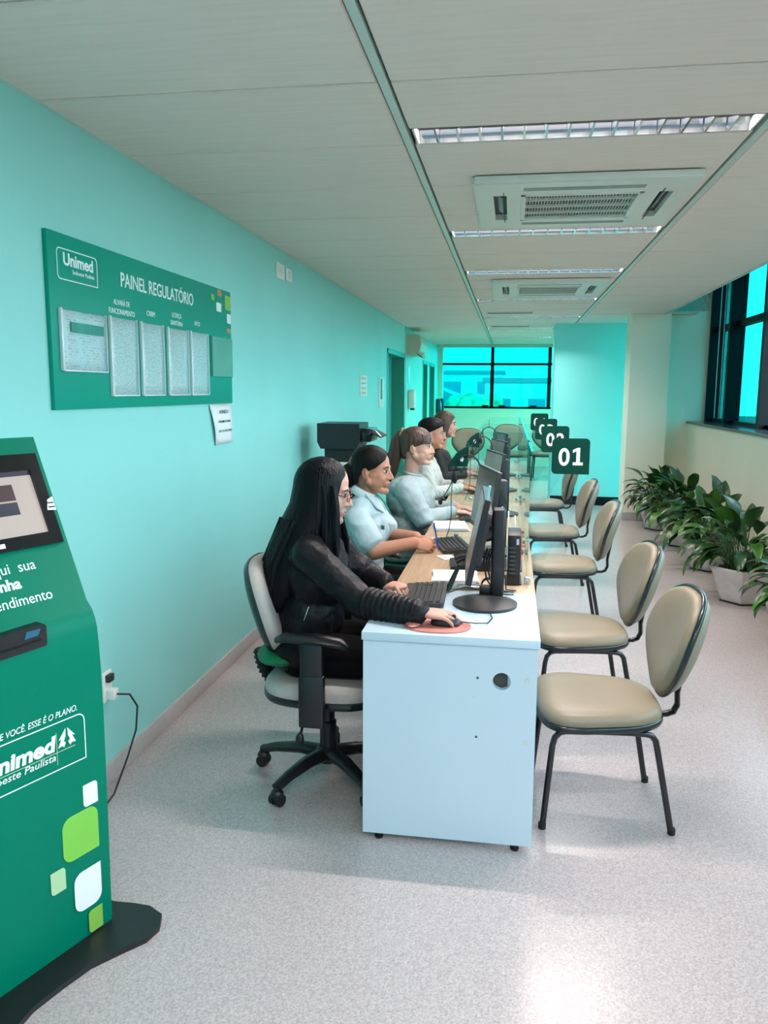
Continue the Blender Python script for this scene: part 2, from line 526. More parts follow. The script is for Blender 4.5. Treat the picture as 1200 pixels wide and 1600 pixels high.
def round_rect(x0, y0, x1, y1, r, sharp=(), n=5):
    """outline; sharp lists corners (0 BL,1 BR,2 TR,3 TL) left square"""
    out = []
    for k, (cx, cy, a0) in enumerate(((x0 + r, y0 + r, PI), (x1 - r, y0 + r, 1.5 * PI), (x1 - r, y1 - r, 0), (x0 + r, y1 - r, 0.5 * PI))):
        if k in sharp:
            out.append(((x0, y0), (x1, y0), (x1, y1), (x0, y1))[k])
        else:
            for i in range(n + 1):
                a = a0 + 0.5 * PI * i / n
                out.append((cx + r * math.cos(a), cy + r * math.sin(a)))
    return out

def frame_M(o, u, v):
    """4x4 with local x->u, y->v, z->u x v at origin o"""
    u = Vector(u).normalized(); v = Vector(v).normalized(); w = u.cross(v)
    M = Matrix.Identity(4)
    for i in range(3):
        M[i][0], M[i][1], M[i][2], M[i][3] = u[i], v[i], w[i], o[i]
    return M

def text(body, size, m, parent, M, align='LEFT', bold=0.0, xs=1.0, shear=0.0, width=None, name='lettering'):
    c = bpy.data.curves.new('t', 'FONT')
    c.body = body
    c.size = size
    c.align_x = align
    c.offset = bold
    c.shear = shear
    c.extrude = 0.0006
    c.resolution_u = 4
    o = bpy.data.objects.new('t', c)
    COL.objects.link(o)
    dg = bpy.context.evaluated_depsgraph_get()
    me = bpy.data.meshes.new_from_object(o.evaluated_get(dg))
    bpy.data.objects.remove(o)
    bpy.data.curves.remove(c)
    if width:
        xsv = [v.co.x for v in me.vertices]
        xs = width / max(1e-6, max(xsv) - min(xsv))
    me.transform(M @ Matrix.Diagonal((xs, 1, 1, 1)))
    return obj_from_mesh(name, me, m, parent)

def blob_mesh(mb, voxel, smooth=4, fac=0.5):
    """fuse overlapping volumes into one continuous skin"""
    bmesh.ops.recalc_face_normals(mb.bm, faces=mb.bm.faces[:])
    me = bpy.data.meshes.new('b')
    mb.bm.to_mesh(me)
    mb.bm.free()
    o = bpy.data.objects.new('b', me)
    COL.objects.link(o)
    r = o.modifiers.new('r', 'REMESH')
    r.mode = 'VOXEL'
    r.voxel_size = voxel
    s = o.modifiers.new('s', 'SMOOTH')
    s.iterations = smooth
    s.factor = fac
    dg = bpy.context.evaluated_depsgraph_get()
    out = bpy.data.meshes.new_from_object(o.evaluated_get(dg))
    bpy.data.objects.remove(o)
    bpy.data.meshes.remove(me)
    out.shade_smooth()
    return out

def displace(me, fn):
    """push every vertex along its normal by fn(position)"""
    n = len(me.vertices)
    co = [0.0] * (3 * n); no = [0.0] * (3 * n)
    me.vertices.foreach_get('co', co)
    me.vertex_normals.foreach_get('vector', no)
    for i in range(n):
        k = fn(Vector(co[3 * i:3 * i + 3]))
        for j in range(3): co[3 * i + j] += no[3 * i + j] * k
    me.vertices.foreach_set('co', co)
    me.update()

# ================================================================== ROOM
XW = -1.55          # left wall face
ZC = 2.479          # suspended ceiling
YB, YF = -3.5, 17.2 # back and far wall
XC = 1.77           # right edge of suspended ceiling
XR = 2.13           # low wall under the side windows
XG = 2.42           # side window plane

structure(MB().span((XW - 0.2, YB - 0.2, -0.15), (2.75, YF + 0.2, 0)).build('floor', 'floor_vinyl', smooth=False))

# left wall with door recesses
D1, D2, D3 = (10.05, 11.72), (14.15, 14.93), (15.3, 16.3)
wl = MB()
y = YB
for a, b in (D1, D2, D3):
    wl.span((XW - 0.3, y, 0), (XW, a, 2.9))
    wl.span((XW - 0.3, a, 2.09), (XW, b, 2.9))
    wl.span((XW - 0.3, a, 0), (XW - 0.22, b, 2.09))
    y = b
wl.span((XW - 0.3, y, 0), (XW, YF + 0.2, 2.9))
wl.span((XW - 0.002, 11.76, 0), (XW + 0.012, 11.80, ZC))
structure(wl.build('wall_left', 'wall_cyan_light', smooth=False))
structure(MB().span((XW - 0.01, YB, 0), (XW + 0.012, D1[0], 0.085), 0.004).build('baseboard_left', 'skirting'))
for k, (a, b) in enumerate((D1, D2, D3)):
    d = structure(MB().span((XW - 0.215, a + 0.06, 0.005), (XW - 0.175, b - 0.06, 2.03)).build('door_%d' % (k + 1), 'door_leaf', smooth=False))
    fr = MB()
    fr.span((XW - 0.21, a, 0), (XW + 0.006, a + 0.055, 2.085))
    fr.span((XW - 0.21, b - 0.055, 0), (XW + 0.006, b, 2.085))
    fr.span((XW - 0.21, a, 2.03), (XW + 0.006, b, 2.085))
    fr.build('door_frame', 'door_green', d, smooth=False)
    hd = MB().tube([(XW - 0.175, a + 0.14, 1.02), (XW - 0.13, a + 0.14, 1.02), (XW - 0.13, a + 0.26, 1.02)], 0.009, 8)
    hd.build('door_handle', 'chrome', d)

# far wall with window opening
FWX0, FWX1, FZ0, FZ1 = -1.46, 2.0, 1.20, 2.47
wf = MB()
wf.span((XW - 0.2, YF, 0), (2.35, YF + 0.25, FZ0))
wf.span((XW - 0.2, YF, FZ1), (2.35, YF + 0.25, 2.9))
wf.span((XW - 0.2, YF, FZ0), (FWX0, YF + 0.25, FZ1))
wf.span((FWX1, YF, FZ0), (2.35, YF + 0.25, FZ1))
structure(wf.build('wall_far', 'wall_paint', smooth=False))

def window(name, frames, panes, pm):
    w = structure(MB().span(*frames[0]).build(name, 'black_frame', smooth=False))
    for f in frames[1:]:
        MB().span(*f).build('mullion', 'black_frame', w, smooth=False)
    for p in panes:
        MB().span(*p).build('pane', pm, w, smooth=False)
    return w
fr, pn = [], []
yy0, yy1 = YF + 0.06, YF + 0.12
fr.append(((FWX0, yy0, FZ0), (FWX1, yy1, FZ0 + 0.045)))
fr.append(((FWX0, yy0, 2.10), (FWX1, yy1, 2.155)))
xs_ = [FWX0, -0.42, 0.76, FWX1]
for x in xs_[1:-1]:
    fr.append(((x - 0.038, yy0 - 0.02, FZ0), (x + 0.038, yy1, FZ1)))
for a, b in zip(xs_[:-1], xs_[1:]):
    pn.append(((a, YF + 0.085, FZ0 + 0.03), (b, YF + 0.095, 2.12)))
    pn.append(((a, YF + 0.085, 2.14), (b, YF + 0.095, FZ1)))
w1 = window('window_1', fr, pn, 'window_tint')
for x in (-0.55, -0.20, 0.45):
    MB().span((x - 0.07, YF + 0.03, FZ0 + 0.04), (x + 0.07, YF + 0.075, FZ0 + 0.075), 0.008).build('latch', 'black_frame', w1)

# right: low wall, sill, side windows
wr = MB()
wr.span((XR, YB, 0), (XG + 0.2, 10.3, 1.19))
structure(wr.build('wall_right', 'wall_paint', smooth=False))
structure(MB().span((XR - 0.02, YB, 1.19), (XG + 0.2, 10.3, 1.22), 0.004).build('trim_1', 'sill_stone'))
fr, pn = [], []
ZT = 2.98
fr.append(((XG - 0.03, YB, 1.22), (XG + 0.06, 10.3, 1.26)))
fr.append(((XG - 0.03, YB, 2.27), (XG + 0.05, 10.3, 2.335)))
ys_ = []
y = 10.27
while y > YB:
    ys_.append(y)
    y -= 1.25 if len(ys_) > 1 else 0.85
for i, y in enumerate(ys_):
    fr.append(((XG - 0.10, y - 0.035, 1.22), (XG + 0.06, y + 0.035, ZT)))
for a, b in zip(ys_[:-1], ys_[1:]):
    pn.append(((XG + 0.012, b + 0.03, 1.25), (XG + 0.02, a - 0.03, 2.28)))
    pn.append(((XG + 0.012, b + 0.03, 2.33), (XG + 0.02, a - 0.03, ZT)))
w2 = window('window_2', fr, [q for q in pn if q[0][1] > 7.5], 'window_tint_light')
for q in pn:
    if q[0][1] <= 7.5:
        MB().span(*q).build('pane', 'window_day', w2, smooth=False)      # panes nearer the entrance made clearer for neutral light
# pull cords hanging inside the side window
for y in (9.75, 9.55):
    MB().tube([(XG - 0.12, y, 2.9), (XG - 0.12, y, 2.0), (XG - 0.115, y + 0.01, 1.27)], 0.004, 5).build('pull_cord', 'print_white', w2)
structure(MB().span((XC - 0.02, YB, ZT), (XG + 0.3, 10.5, ZT + 0.1)).build('trim_2', 'fascia', smooth=False))

# column, end wall, block with the far side opening
structure(MB().span((1.39, 10.10, 0), (1.84, 10.55, 2.95)).build('wall_column', 'wall_paint', smooth=False))
structure(MB().span((1.38, 10.085, 0), (1.85, 10.11, 0.10), 0.003).build('baseboard_column', 'skirting'))
structure(MB().span((1.80, 10.30, 0), (XG + 0.3, 10.5, 2.98)).build('wall_end', 'wall_paint', smooth=False))
structure(MB().span((0.57, 11.40, 0), (2.3, 12.1, 2.9)).build('wall_block', 'wall_block_cyan_light', smooth=False))
structure(MB().span((0.57, 11.385, 0), (2.2, 11.41, 0.12), 0.003).build('baseboard_block', 'black_frame'))
fr = [((1.97, 10.5, 0), (2.05, 11.4, 0.06)), ((1.97, 10.5, 2.42), (2.05, 11.4, 2.5))]
pn = [((2.0, 10.5, 0.05), (2.01, 11.4, 2.43))]
window('window_3', fr, pn, 'window_tint')
wq = MB().span((2.15, 12.1, 0), (2.3, YF, 0.9)).span((2.15, 12.1, 2.4), (2.3, YF, 2.9)).span((2.15, 12.1, 0.9), (2.3, 12.5, 2.4)).span((2.15, 16.8, 0.9), (2.3, YF, 2.4))
structure(wq.build('wall_far_side', 'wall_paint', smooth=False))
window('added_window_5', [((2.20, 12.5, 0.9), (2.27, 16.8, 0.95)), ((2.20, 12.5, 2.35), (2.27, 16.8, 2.4)), ((2.20, 14.6, 0.9), (2.27, 14.68, 2.4))],  # side window added out of view to brighten the far room
       [((2.23, 12.5, 0.93), (2.24, 14.62, 2.37)), ((2.23, 14.66, 0.93), (2.24, 16.8, 2.37))], 'added_window_glass')

# wall behind the camera; unseen window gives bluish light, its glass dimmed
wb = MB()
wb.span((XW - 0.2, YB - 0.2, 0), (-1.4, YB, 2.98))
wb.span((2.2, YB - 0.2, 0), (XG + 0.3, YB, 2.98))
wb.span((-1.4, YB - 0.2, 2.4), (2.2, YB, 2.98))
structure(wb.build('wall_back', 'wall_paint', smooth=False))
window('window_4', [((-1.4, YB - 0.15, 0), (2.2, YB - 0.05, 0.06)), ((0.36, YB - 0.15, 0), (0.44, YB - 0.05, 2.4))],
       [((-1.4, YB - 0.11, 0.05), (0.38, YB - 0.1, 2.4)), ((0.42, YB - 0.11, 0.05), (2.2, YB - 0.1, 2.4))], 'window_dimmed')

# ------------------------------------------------------------------ ceiling
cl = structure(MB().span((XW - 0.2, YB - 0.2, ZC + 0.045), (XC - 0.01, 10.32, ZC + 0.6)).span((XW - 0.2, 10.3, ZC + 0.045), (2.3, YF + 0.2, ZC + 0.6))
               .span((XC - 0.02, YB, ZC + 0.0), (XC, 10.1, ZC + 0.6)).build('ceiling', 'ceiling_gap', smooth=False))
XA, XB = -0.41, 0.84
Y0 = 2.554 - 0.625 * 9
rows = [Y0 + 0.625 * k for k in range(32)]
LIGHTS = [(-1.7, 1), (0.1, 1), (3.00, 1), (4.87, 1), (6.45, 0), (8.40, 0), (10.35, 0), (12.3, 0), (14.2, 0)]
LW = 0.18
GAP = 0.0065
tiles = {}
def tile(x0, x1, y0, y1):
    key = (round(x1 - x0, 3), round(y1 - y0, 3))
    if key not in tiles:
        mb = MB().span((-(x1 - x0) / 2 + GAP, -(y1 - y0) / 2 + GAP, 0), ((x1 - x0) / 2 - GAP, (y1 - y0) / 2 - GAP, 0.02), 0.004, 1)
        o = mb.build('ceiling_tile', 'ceiling_panel', cl, smooth=False)
        tiles[key] = o.data
    else:
        o = bpy.data.objects.new('ceiling_tile', tiles[key])
        COL.objects.link(o)
        o.parent = cl
    o.location = ((x0 + x1) / 2, (y0 + y1) / 2, ZC)
for k in range(len(rows) - 1):
    a, b = rows[k], rows[k + 1]
    if b > YF + 0.6: break
    b2 = min(b, YF)
    tile(XW, XA - 0.014, a, b2)
    tile(XB + 0.014, XC if a < 9.9 else 2.14, a, b2)
    cuts = [(l, l + LW) for l, _ in LIGHTS if l < b2 and l + LW > a]
    y = a
    for l0, l1 in cuts:
        if l0 - y > 0.03: tile(XA + 0.014, XB - 0.014, y, l0)
        y = l1
    if b2 - y > 0.03: tile(XA + 0.014, XB - 0.014, y, b2)
for x in (XA, XB):
    MB().span((x - 0.013, YB, ZC - 0.004), (x + 0.013, YF, ZC + 0.022)).build('ceiling_rail', 'rail_metal', cl, smooth=False)
MB().span((XW, YB, ZC - 0.004), (XW + 0.02, YF, ZC + 0.0)).build('ceiling_rail', 'rail_metal', cl, smooth=False)
MB().span((XC - 0.022, YB, ZC - 0.006), (XC + 0.004, 10.1, ZC + 0.03)).build('ceiling_rail', 'rail_metal', cl, smooth=False)

# ------------------------------------------------------------------ recessed lamps
LORD = ['nearest bright', 'second', 'third', 'fourth', 'fifth', 'sixth', 'last']
def lamp(y, lit, label):
    t = thing('ceiling_lamp', label, 'ceiling lamp', (0, y, ZC), group='louvred lamps in the ceiling')
    x0, x1 = XA + 0.03, XB - 0.03
    hb = MB()
    hb.span((x0, 0.004, 0.0), (x0 + 0.008, LW - 0.004, 0.09)).span((x1 - 0.008, 0.004, 0), (x1, LW - 0.004, 0.09))
    hb.span((x0, 0.004, 0.085), (x1, LW - 0.004, 0.095))
    hb.build('housing', 'white_plastic', t, smooth=False)
    for s in (0, 1):
        rf = MB()
        pr = []
        for q in range(7):
            u = q / 6
            yy = 0.006 + 0.035 * u ** 2
            zz = 0.002 + 0.075 * u
            pr.append((yy if s == 0 else LW - yy, zz))
        vs, fs = [], []
        for (yy, zz) in pr:
            vs += [(x0 + 0.008, yy, zz), (x1 - 0.008, yy, zz)]
        for q in range(6):
            fs.append([2 * q, 2 * q + 1, 2 * q + 3, 2 * q + 2])
        rf._add(vs, fs)
        rf.build('reflector', 'mirror_alu', t, fix=False)
    nb = 15
    bm_ = None
    for q in range(1, nb):
        x = x0 + (x1 - x0) * q / nb
        if bm_ is None:
            poly = [(0.012, 0.0), (LW - 0.012, 0.0), (LW - 0.03, 0.04), (0.03, 0.04)]
            o = MB().prism(poly, lambda u, v, w: Vector((w * (1 + v * 14), u, v)), -0.004, 0.004).build('louvre_blade', 'mirror_alu', t, smooth=False)
            bm_ = o.data
        else:
            o = bpy.data.objects.new('louvre_blade', bm_)
            COL.objects.link(o); o.parent = t
        o.location = (x, 0, 0)
    MB().tube([(x0 + 0.03, LW / 2, 0.058), (x1 - 0.03, LW / 2, 0.058)], 0.013, 10).build('tube', 'tube_light' if lit else 'tube_dim', t)
    MB().span((x0 + 0.008, LW / 2 - 0.014, 0.04), (x0 + 0.032, LW / 2 + 0.014, 0.085), 0.003).build('tube_socket', 'socket_grey', t)
    MB().span((x1 - 0.032, LW / 2 - 0.014, 0.04), (x1 - 0.008, LW / 2 + 0.014, 0.085), 0.003).build('tube_socket', 'socket_grey', t)
    d = bpy.data.lights.new('tube_glow', 'AREA')
    d.shape = 'RECTANGLE'
    d.size, d.size_y = (x1 - x0) - 0.08, 0.03
    d.energy = LAMP_POWER * (1.0 if lit else 0.8)
    d.color = LAMP_COLOR
    d.spread = math.radians(172)
    lo = bpy.data.objects.new('tube_glow', d)
    COL.objects.link(lo)
    lo.parent = t
    lo.location = ((x0 + x1) / 2, LW / 2, 0.042)
names = ['louvred ceiling lamp far behind the viewer near the entrance window', 'louvred ceiling lamp just behind the viewer',
         'largest louvred ceiling lamp, in front of the nearer cassette air conditioner',
         'bright louvred ceiling lamp directly behind the nearer cassette air conditioner',
         'louvred ceiling lamp directly in front of the farther cassette air conditioner',
         'louvred ceiling lamp directly behind the farther cassette air conditioner',
         'third louvred ceiling lamp from the far window', 'second louvred ceiling lamp from the far window',
         'louvred ceiling lamp closest to the far window']
for (y, lit), nm in zip(LIGHTS, names):
    lamp(y, lit, nm)

# ------------------------------------------------------------------ cassette air conditioners
def cassette(y, label):
    S = 0.94
    t = thing('cassette_air_conditioner', label, 'air conditioner', (0.285, y + S / 2, ZC), group='ceiling cassette air conditioners')
    t.location.z = ZC - 0.005
    h = S / 2
    z0, z1 = -0.035, 0.0
    gi = 0.27
    p = MB()
    # stepped square frame built from four sides and corners, leaving vents open
    vi, vo = 0.335, 0.395      # vent inner and outer distance
    vl = 0.26                  # vent half length
    xs2 = [-h, -vo, -vi, -gi, gi, vi, vo, h]
    def in_vent(xa, xb, ya, yb):
        cx, cy = (xa + xb) / 2, (ya + yb) / 2
        for a_, b_ in ((cx, cy), (cy, cx)):
            if vi < abs(a_) < vo and abs(b_) < vl + 0.001: return True
        return abs(cx) < gi and abs(cy) < gi
    cuts2 = sorted(set([-h, -vo, -vi, -gi, -vl, vl, gi, vi, vo, h]))
    for i in range(len(cuts2) - 1):
        for j in range(len(cuts2) - 1):
            if not in_vent(cuts2[i], cuts2[i + 1], cuts2[j], cuts2[j + 1]):
                p.span((cuts2[i], cuts2[j], z0), (cuts2[i + 1], cuts2[j + 1], z1))
    bmesh.ops.remove_doubles(p.bm, verts=p.bm.verts[:], dist=1e-5)
    # thin skirt flush with the ceiling
    p.build('panel', 'ac_white', t, smooth=False)
    sk = MB()
    for s in (-1, 1):
        sk.span((s * h, -h, z0 + 0.004), (s * (h + 0.012), h, z1), 0.003)
        sk.span((-h, s * h, z0 + 0.004), (h, s * (h + 0.012), z1), 0.003)
    sk.build('panel_rim', 'ac_white', t)
    MB().span((-h + 0.02, -h + 0.02, z1 - 0.006), (h - 0.02, h - 0.02, z1 - 0.001)).build('inner_case', 'ac_dark', t, smooth=False)
    for k in range(4):
        R = Matrix.Rotation(k * PI / 2, 3, 'Z')
        MB().box(R @ Vector((0, (vi + vo) / 2, -0.016)), (2 * vl - 0.05, 0.026, 0.005) if k % 2 == 0 else (0.026, 2 * vl - 0.2, 0.005), 0.002,
                 rot=(Matrix.Rotation(0.5, 3, 'X') if k == 0 else Matrix.Rotation(-0.5, 3, 'X') if k == 2 else Matrix.Rotation(0.5, 3, 'Y') if k == 1 else Matrix.Rotation(-0.5, 3, 'Y'))).build('vane', 'ac_dark' if k in (0, 2) else 'ac_vane', t)
    MB().span((-gi + 0.01, -gi + 0.01, -0.02), (gi - 0.01, gi - 0.01, -0.012)).build('filter', 'ac_grille', t, smooth=False)
    fr_ = MB()
    for s in (-1, 1):
        fr_.span((s * gi, -gi, z0 - 0.004), (s * (gi - 0.022), gi, -0.01), 0.002)
        fr_.span((-gi, s * gi, z0 - 0.004), (gi, s * (gi - 0.022), -0.01), 0.002)
    gr = fr_.build('grille', 'ac_white', t)
    sl = None
    for k in range(36):
        x = -gi + 0.022 + (2 * gi - 0.044) * (k + 0.5) / 36
        if sl is None:
            o = MB().span((-0.0014, -gi + 0.02, z0 + 0.008), (0.0014, gi - 0.02, -0.016)).build('slat', 'ac_white', gr, smooth=False); sl = o.data
        else:
            o = bpy.data.objects.new('slat', sl); COL.objects.link(o); o.parent = gr
        o.location.x = x
    for k in range(1, 4):
        yy = -gi + 2 * gi * k / 4
        MB().span((-gi + 0.02, yy - 0.004, z0 + 0.002), (gi - 0.02, yy + 0.004, -0.015)).build('crossbar', 'ac_white', gr, smooth=False)
    for q in (-h + 0.12, h - 0.124):
        MB().span((q, -0.32, z0 - 0.002), (q + 0.004, 0.32, z0 + 0.002)).build('seam', 'ac_dark', t, smooth=False)
cassette(3.65, 'white square cassette air conditioner in the ceiling, nearer of the two')
cassette(6.9, 'white square cassette air conditioner in the ceiling, farther of the two')

# small slot diffusers farther along the ceiling
for y, nm in ((9.75, 'thin dark slot diffuser in the ceiling behind the farther air conditioner'), (11.75, 'thin dark slot diffuser in the ceiling close to the far window')):
    t = thing('slot_diffuser', nm, 'vent', (-0.05, y, ZC - 0.004), group='slot diffusers')
    MB().span((-0.28, -0.05, -0.006), (0.28, 0.05, 0.004), 0.002).build('frame', 'ac_white', t)
    for s in (-1, 0, 1):
        MB().span((-0.26, s * 0.028 - 0.008, -0.009), (0.26, s * 0.028 + 0.008, -0.004)).build('slot', 'ac_dark', t, smooth=False)

# ================================================================== TICKET KIOSK (left foreground)
KU = Vector((0.36138, 0.93242, 0))            # along the face, left to right
KN = Vector((0.93242, -0.36138, 0))           # out of the face
KZ = Vector((0, 0, 1))
KW = 0.50
kt = thing('ticket_kiosk', 'green self-service ticket kiosk with tilted touch screen and black base plate', 'kiosk', (-1.118, 2.008, 0))
def K(u, n, z):                                # local point: u<=0 from right edge, n forward, z up
    return KU * u + KN * n + KZ * z
prof = [(0.0, 0.016), (0.004, 0.35), (0.006, 0.65), (0.004, 0.78), (0.0, 0.86), (-0.004, 0.905), (-0.010, 0.930), (-0.022, 0.956), (-0.0415, 0.977), (-0.231, 1.424)]
back = [(-0.245, 1.424), (-0.245, 1.10), (-0.20, 0.95), (-0.16, 0.7), (-0.15, 0.016)]
MB().prism([(n, z) for n, z in prof + back], lambda n, z, t: K(t, n, z), -KW, 0.0).build('body', 'kiosk_green', kt, ang=25)
# base plate with rounded, waisted outline
outl = []
for (u, n) in [(-0.62, -0.22), (-0.62, 0.10), (-0.60, 0.155), (-0.55, 0.175), (-0.49, 0.165), (-0.42, 0.125), (-0.34, 0.10), (-0.25, 0.097), (-0.16, 0.10), (-0.08, 0.125),
               (-0.01, 0.150), (0.045, 0.145), (0.09, 0.11), (0.10, 0.05), (0.085, 0.0), (0.06, -0.06), (0.05, -0.22)]:
    outl.append((u, n))
MB().prism(outl, lambda u, n, t: K(u, n, t), 0.0, 0.016).build('base_plate', 'black_plastic', kt)
# tilted face frame
KP0 = KN * -0.058 + KZ * 1.016
KT = (KN * (-0.231 + 0.058) + KZ * (1.424 - 1.016)).normalized()
KM = KU.cross(KT)
def KS(u, t, d): return KP0 + KU * u + KT * t + KM * d
bz = MB()
o0, o1, t0, t1 = -0.48, -0.02, 0.130, 0.392
i0, i1, s0, s1 = -0.447, -0.053, 0.165, 0.345
for (a, b, c, d) in ((o0, o1, t0, s0), (o0, o1, s1, t1), (o0, i0, s0, s1), (i1, o1, s0, s1)):
    bz.prism([(a, c), (b, c), (b, d), (a, d)], KS, 0.0, 0.012)
bezel = bz.build('screen_bezel', 'black_gloss', kt, smooth=False)
MB().prism([(i0, s0), (i1, s0), (i1, s1), (i0, s1)], KS, 0.0, 0.005).build('display', 'screen_kiosk', bezel, smooth=False)
MB().prism([(i0, 0.332), (i1, 0.332), (i1, s1), (i0, s1)], KS, 0.005, 0.0056).build('status_bar', 'tile_navy', bezel, smooth=False)
MB().prism([(-0.40, 0.265), (-0.118, 0.265), (-0.118, 0.31), (-0.40, 0.31)], KS, 0.005, 0.0058).build('screen_button', 'tile_maroon', bezel, smooth=False)
MB().prism([(-0.40, 0.225), (-0.118, 0.225), (-0.118, 0.260), (-0.40, 0.260)], KS, 0.005, 0.0058).build('screen_button', 'tile_navy', bezel, smooth=False)
MB().prism([(-0.26, 0.140), (-0.195, 0.140), (-0.195, 0.152), (-0.26, 0.152)], KS, 0.012, 0.0126).build('badge', 'print_white', bezel, smooth=False)
st = MB().prism([(-0.040, 0.225), (-0.012, 0.222), (-0.012, 0.262), (-0.030, 0.255)], KS, 0.012, 0.013).build('sticker', 'print_white', bezel, smooth=False)
for k in range(2):
    MB().prism([(-0.034, 0.231 + 0.012 * k), (-0.014, 0.230 + 0.012 * k), (-0.014, 0.234 + 0.012 * k), (-0.034, 0.235 + 0.012 * k)], KS, 0.013, 0.0134).build('print_line', 'black_plastic', bezel, smooth=False)
# words on the tilted face
def ktext(body, u, t, size, **kw):
    return text(body, size, 'print_white', kt, frame_M(KS(u, t, 0.0004), KU, KT), **kw)
ktext('Retire  aqui  sua', -0.120, 0.074, 0.040, align='RIGHT', width=0.26)
ktext('senha', -0.178, 0.032, 0.040, align='RIGHT', bold=0.0012, width=0.100)
ktext('de atendimento', -0.098, -0.014, 0.040, align='RIGHT', width=0.245)
# ticket slot on the upright face
def KF(u, z, d): return K(u, 0.004 + d, z)
sl = MB().prism([(-0.36, 0.896), (-0.172, 0.900), (-0.168, 0.908), (-0.168, 0.952), (-0.176, 0.960), (-0.36, 0.956)], lambda u, z, d: K(u, -0.026 + d, z), 0.0, 0.032).build('ticket_slot', 'black_plastic', kt)
MB().prism([(-0.34, 0.916), (-0.19, 0.920), (-0.19, 0.926), (-0.34, 0.922)], lambda u, z, d: K(u, 0.006 + d, z), 0.0, 0.006).build('slot_lip', 'black_gloss', sl, smooth=False)
MB().prism([(-0.235, 0.932), (-0.195, 0.934), (-0.187, 0.950), (-0.228, 0.950)], lambda u, z, d: K(u, 0.006 + d, z), 0.0, 0.002).build('slot_shine', 'slot_teal', sl, smooth=False)  # blue shine on the slot, painted as a flat patch
def ftext(body, u, z, size, m='print_white', **kw):
    return text(body, size, m, kt, frame_M(K(u, 0.0066, z), KU, KZ), **kw)
ftext('CUIDAR DE VOCÊ. ESSE É O PLANO.', -0.088, 0.695, 0.024, align='RIGHT', width=0.325, shear=0.2)
ftext('Unimed', -0.165, 0.608, 0.058, align='RIGHT', bold=0.0022, width=0.215, shear=0.12)
ftext('Sudoeste Paulista', -0.163, 0.580, 0.027, align='RIGHT', width=0.222, shear=0.2)
def ring(outer, inner, f, d0, d1, name, m, parent):
    mb = MB()
    n = len(outer)
    for i in range(n):
        j = (i + 1) % n
        vs = [f(*outer[i], d0), f(*outer[j], d0), f(*inner[j], d0), f(*inner[i], d0), f(*outer[i], d1), f(*outer[j], d1), f(*inner[j], d1), f(*inner[i], d1)]
        mb._add(vs, [[0, 1, 2, 3], [4, 5, 6, 7], [0, 1, 5, 4], [2, 3, 7, 6]])
    bmesh.ops.remove_doubles(mb.bm, verts=mb.bm.verts[:], dist=1e-6)
    return mb.build(name, m, parent, smooth=False)
FD = lambda u, z, d: K(u, 0.0062 + d, z)
ring(round_rect(-0.433, 0.549, -0.066, 0.683, 0.022, sharp=(1,)), round_rect(-0.4302, 0.5518, -0.0688, 0.6802, 0.020, sharp=(1,)), FD, 0, 0.0008, 'logo_outline', 'print_white', kt)
MB().prism([(-0.385, 0.5985), (-0.100, 0.5985), (-0.100, 0.6002), (-0.385, 0.6002)], FD, 0, 0.0006).build('logo_line', 'leaf_pale', kt, smooth=False)
MB().prism([(-0.1595, 0.565), (-0.1580, 0.565), (-0.1580, 0.655), (-0.1595, 0.655)], FD, 0.0006, 0.0012).build('logo_line', 'leaf_pale', kt, smooth=False)
# pine-tree emblem: two mirrored halves of stacked darts
def dart(pts, s):
    return [(-0.126 + s * x, 0.606 + z) for x, z in pts]
half = [(0.003, 0.052), (0.026, 0.024), (0.017, 0.026), (0.028, 0.004), (0.014, 0.006), (0.010, 0.0), (0.004, 0.012), (0.010, 0.018), (0.004, 0.030)]
for s in (-1, 1):
    MB().prism(dart(half, s), FD, 0, 0.0008).build('emblem', 'print_white', kt, smooth=False)
for (u0, z0, u1, z1, r, sh, m) in ((-0.082, 0.405, -0.034, 0.470, 0.011, (1, 3), 'print_white'), (-0.156, 0.270, -0.037, 0.400, 0.030, (1,), 'leaf_lime'),
                                  (-0.200, 0.203, -0.153, 0.268, 0.011, (1, 3), 'leaf_pale'), (-0.127, 0.105, -0.036, 0.222, 0.028, (2,), 'print_white'),
                                  (-0.085, 0.022, -0.037, 0.090, 0.011, (2, 1), 'leaf_olive')):
    MB().prism(round_rect(u0, z0, u1, z1, r, sharp=sh), lambda u, z, d: K(u, 0.0045 + d, z), 0, 0.0012).build('leaf_square', m, kt, smooth=False)

# wall socket and cable behind the kiosk
t = thing('power_socket', 'small white wall socket with plug beside the ticket kiosk', 'socket', (XW, 2.82, 0.40))
MB().span((0, -0.035, -0.06), (0.010, 0.035, 0.06), 0.003).build('plate', 'white_plastic', t)
MB().span((0.010, -0.02, -0.05), (0.045, 0.02, -0.01), 0.005).build('plug', 'white_plastic', t)
MB().span((0.010, -0.02, 0.02), (0.03, 0.02, 0.05), 0.004).build('plug', 'charcoal_plastic', t)
tag(MB().tube([(XW + 0.045, 2.82, 0.37), (XW + 0.085, 2.85, 0.36), (XW + 0.10, 2.88, 0.30), (XW + 0.09, 2.88, 0.20), (XW + 0.07, 2.84, 0.10), (XW + 0.08, 2.70, 0.015), (XW + 0.10, 2.5, 0.006), (-1.40, 2.2, 0.006)], 0.004, 6)
    .build('power_cable', 'cord_black'), 'black power cable dropping from the wall socket to the kiosk', 'cable')

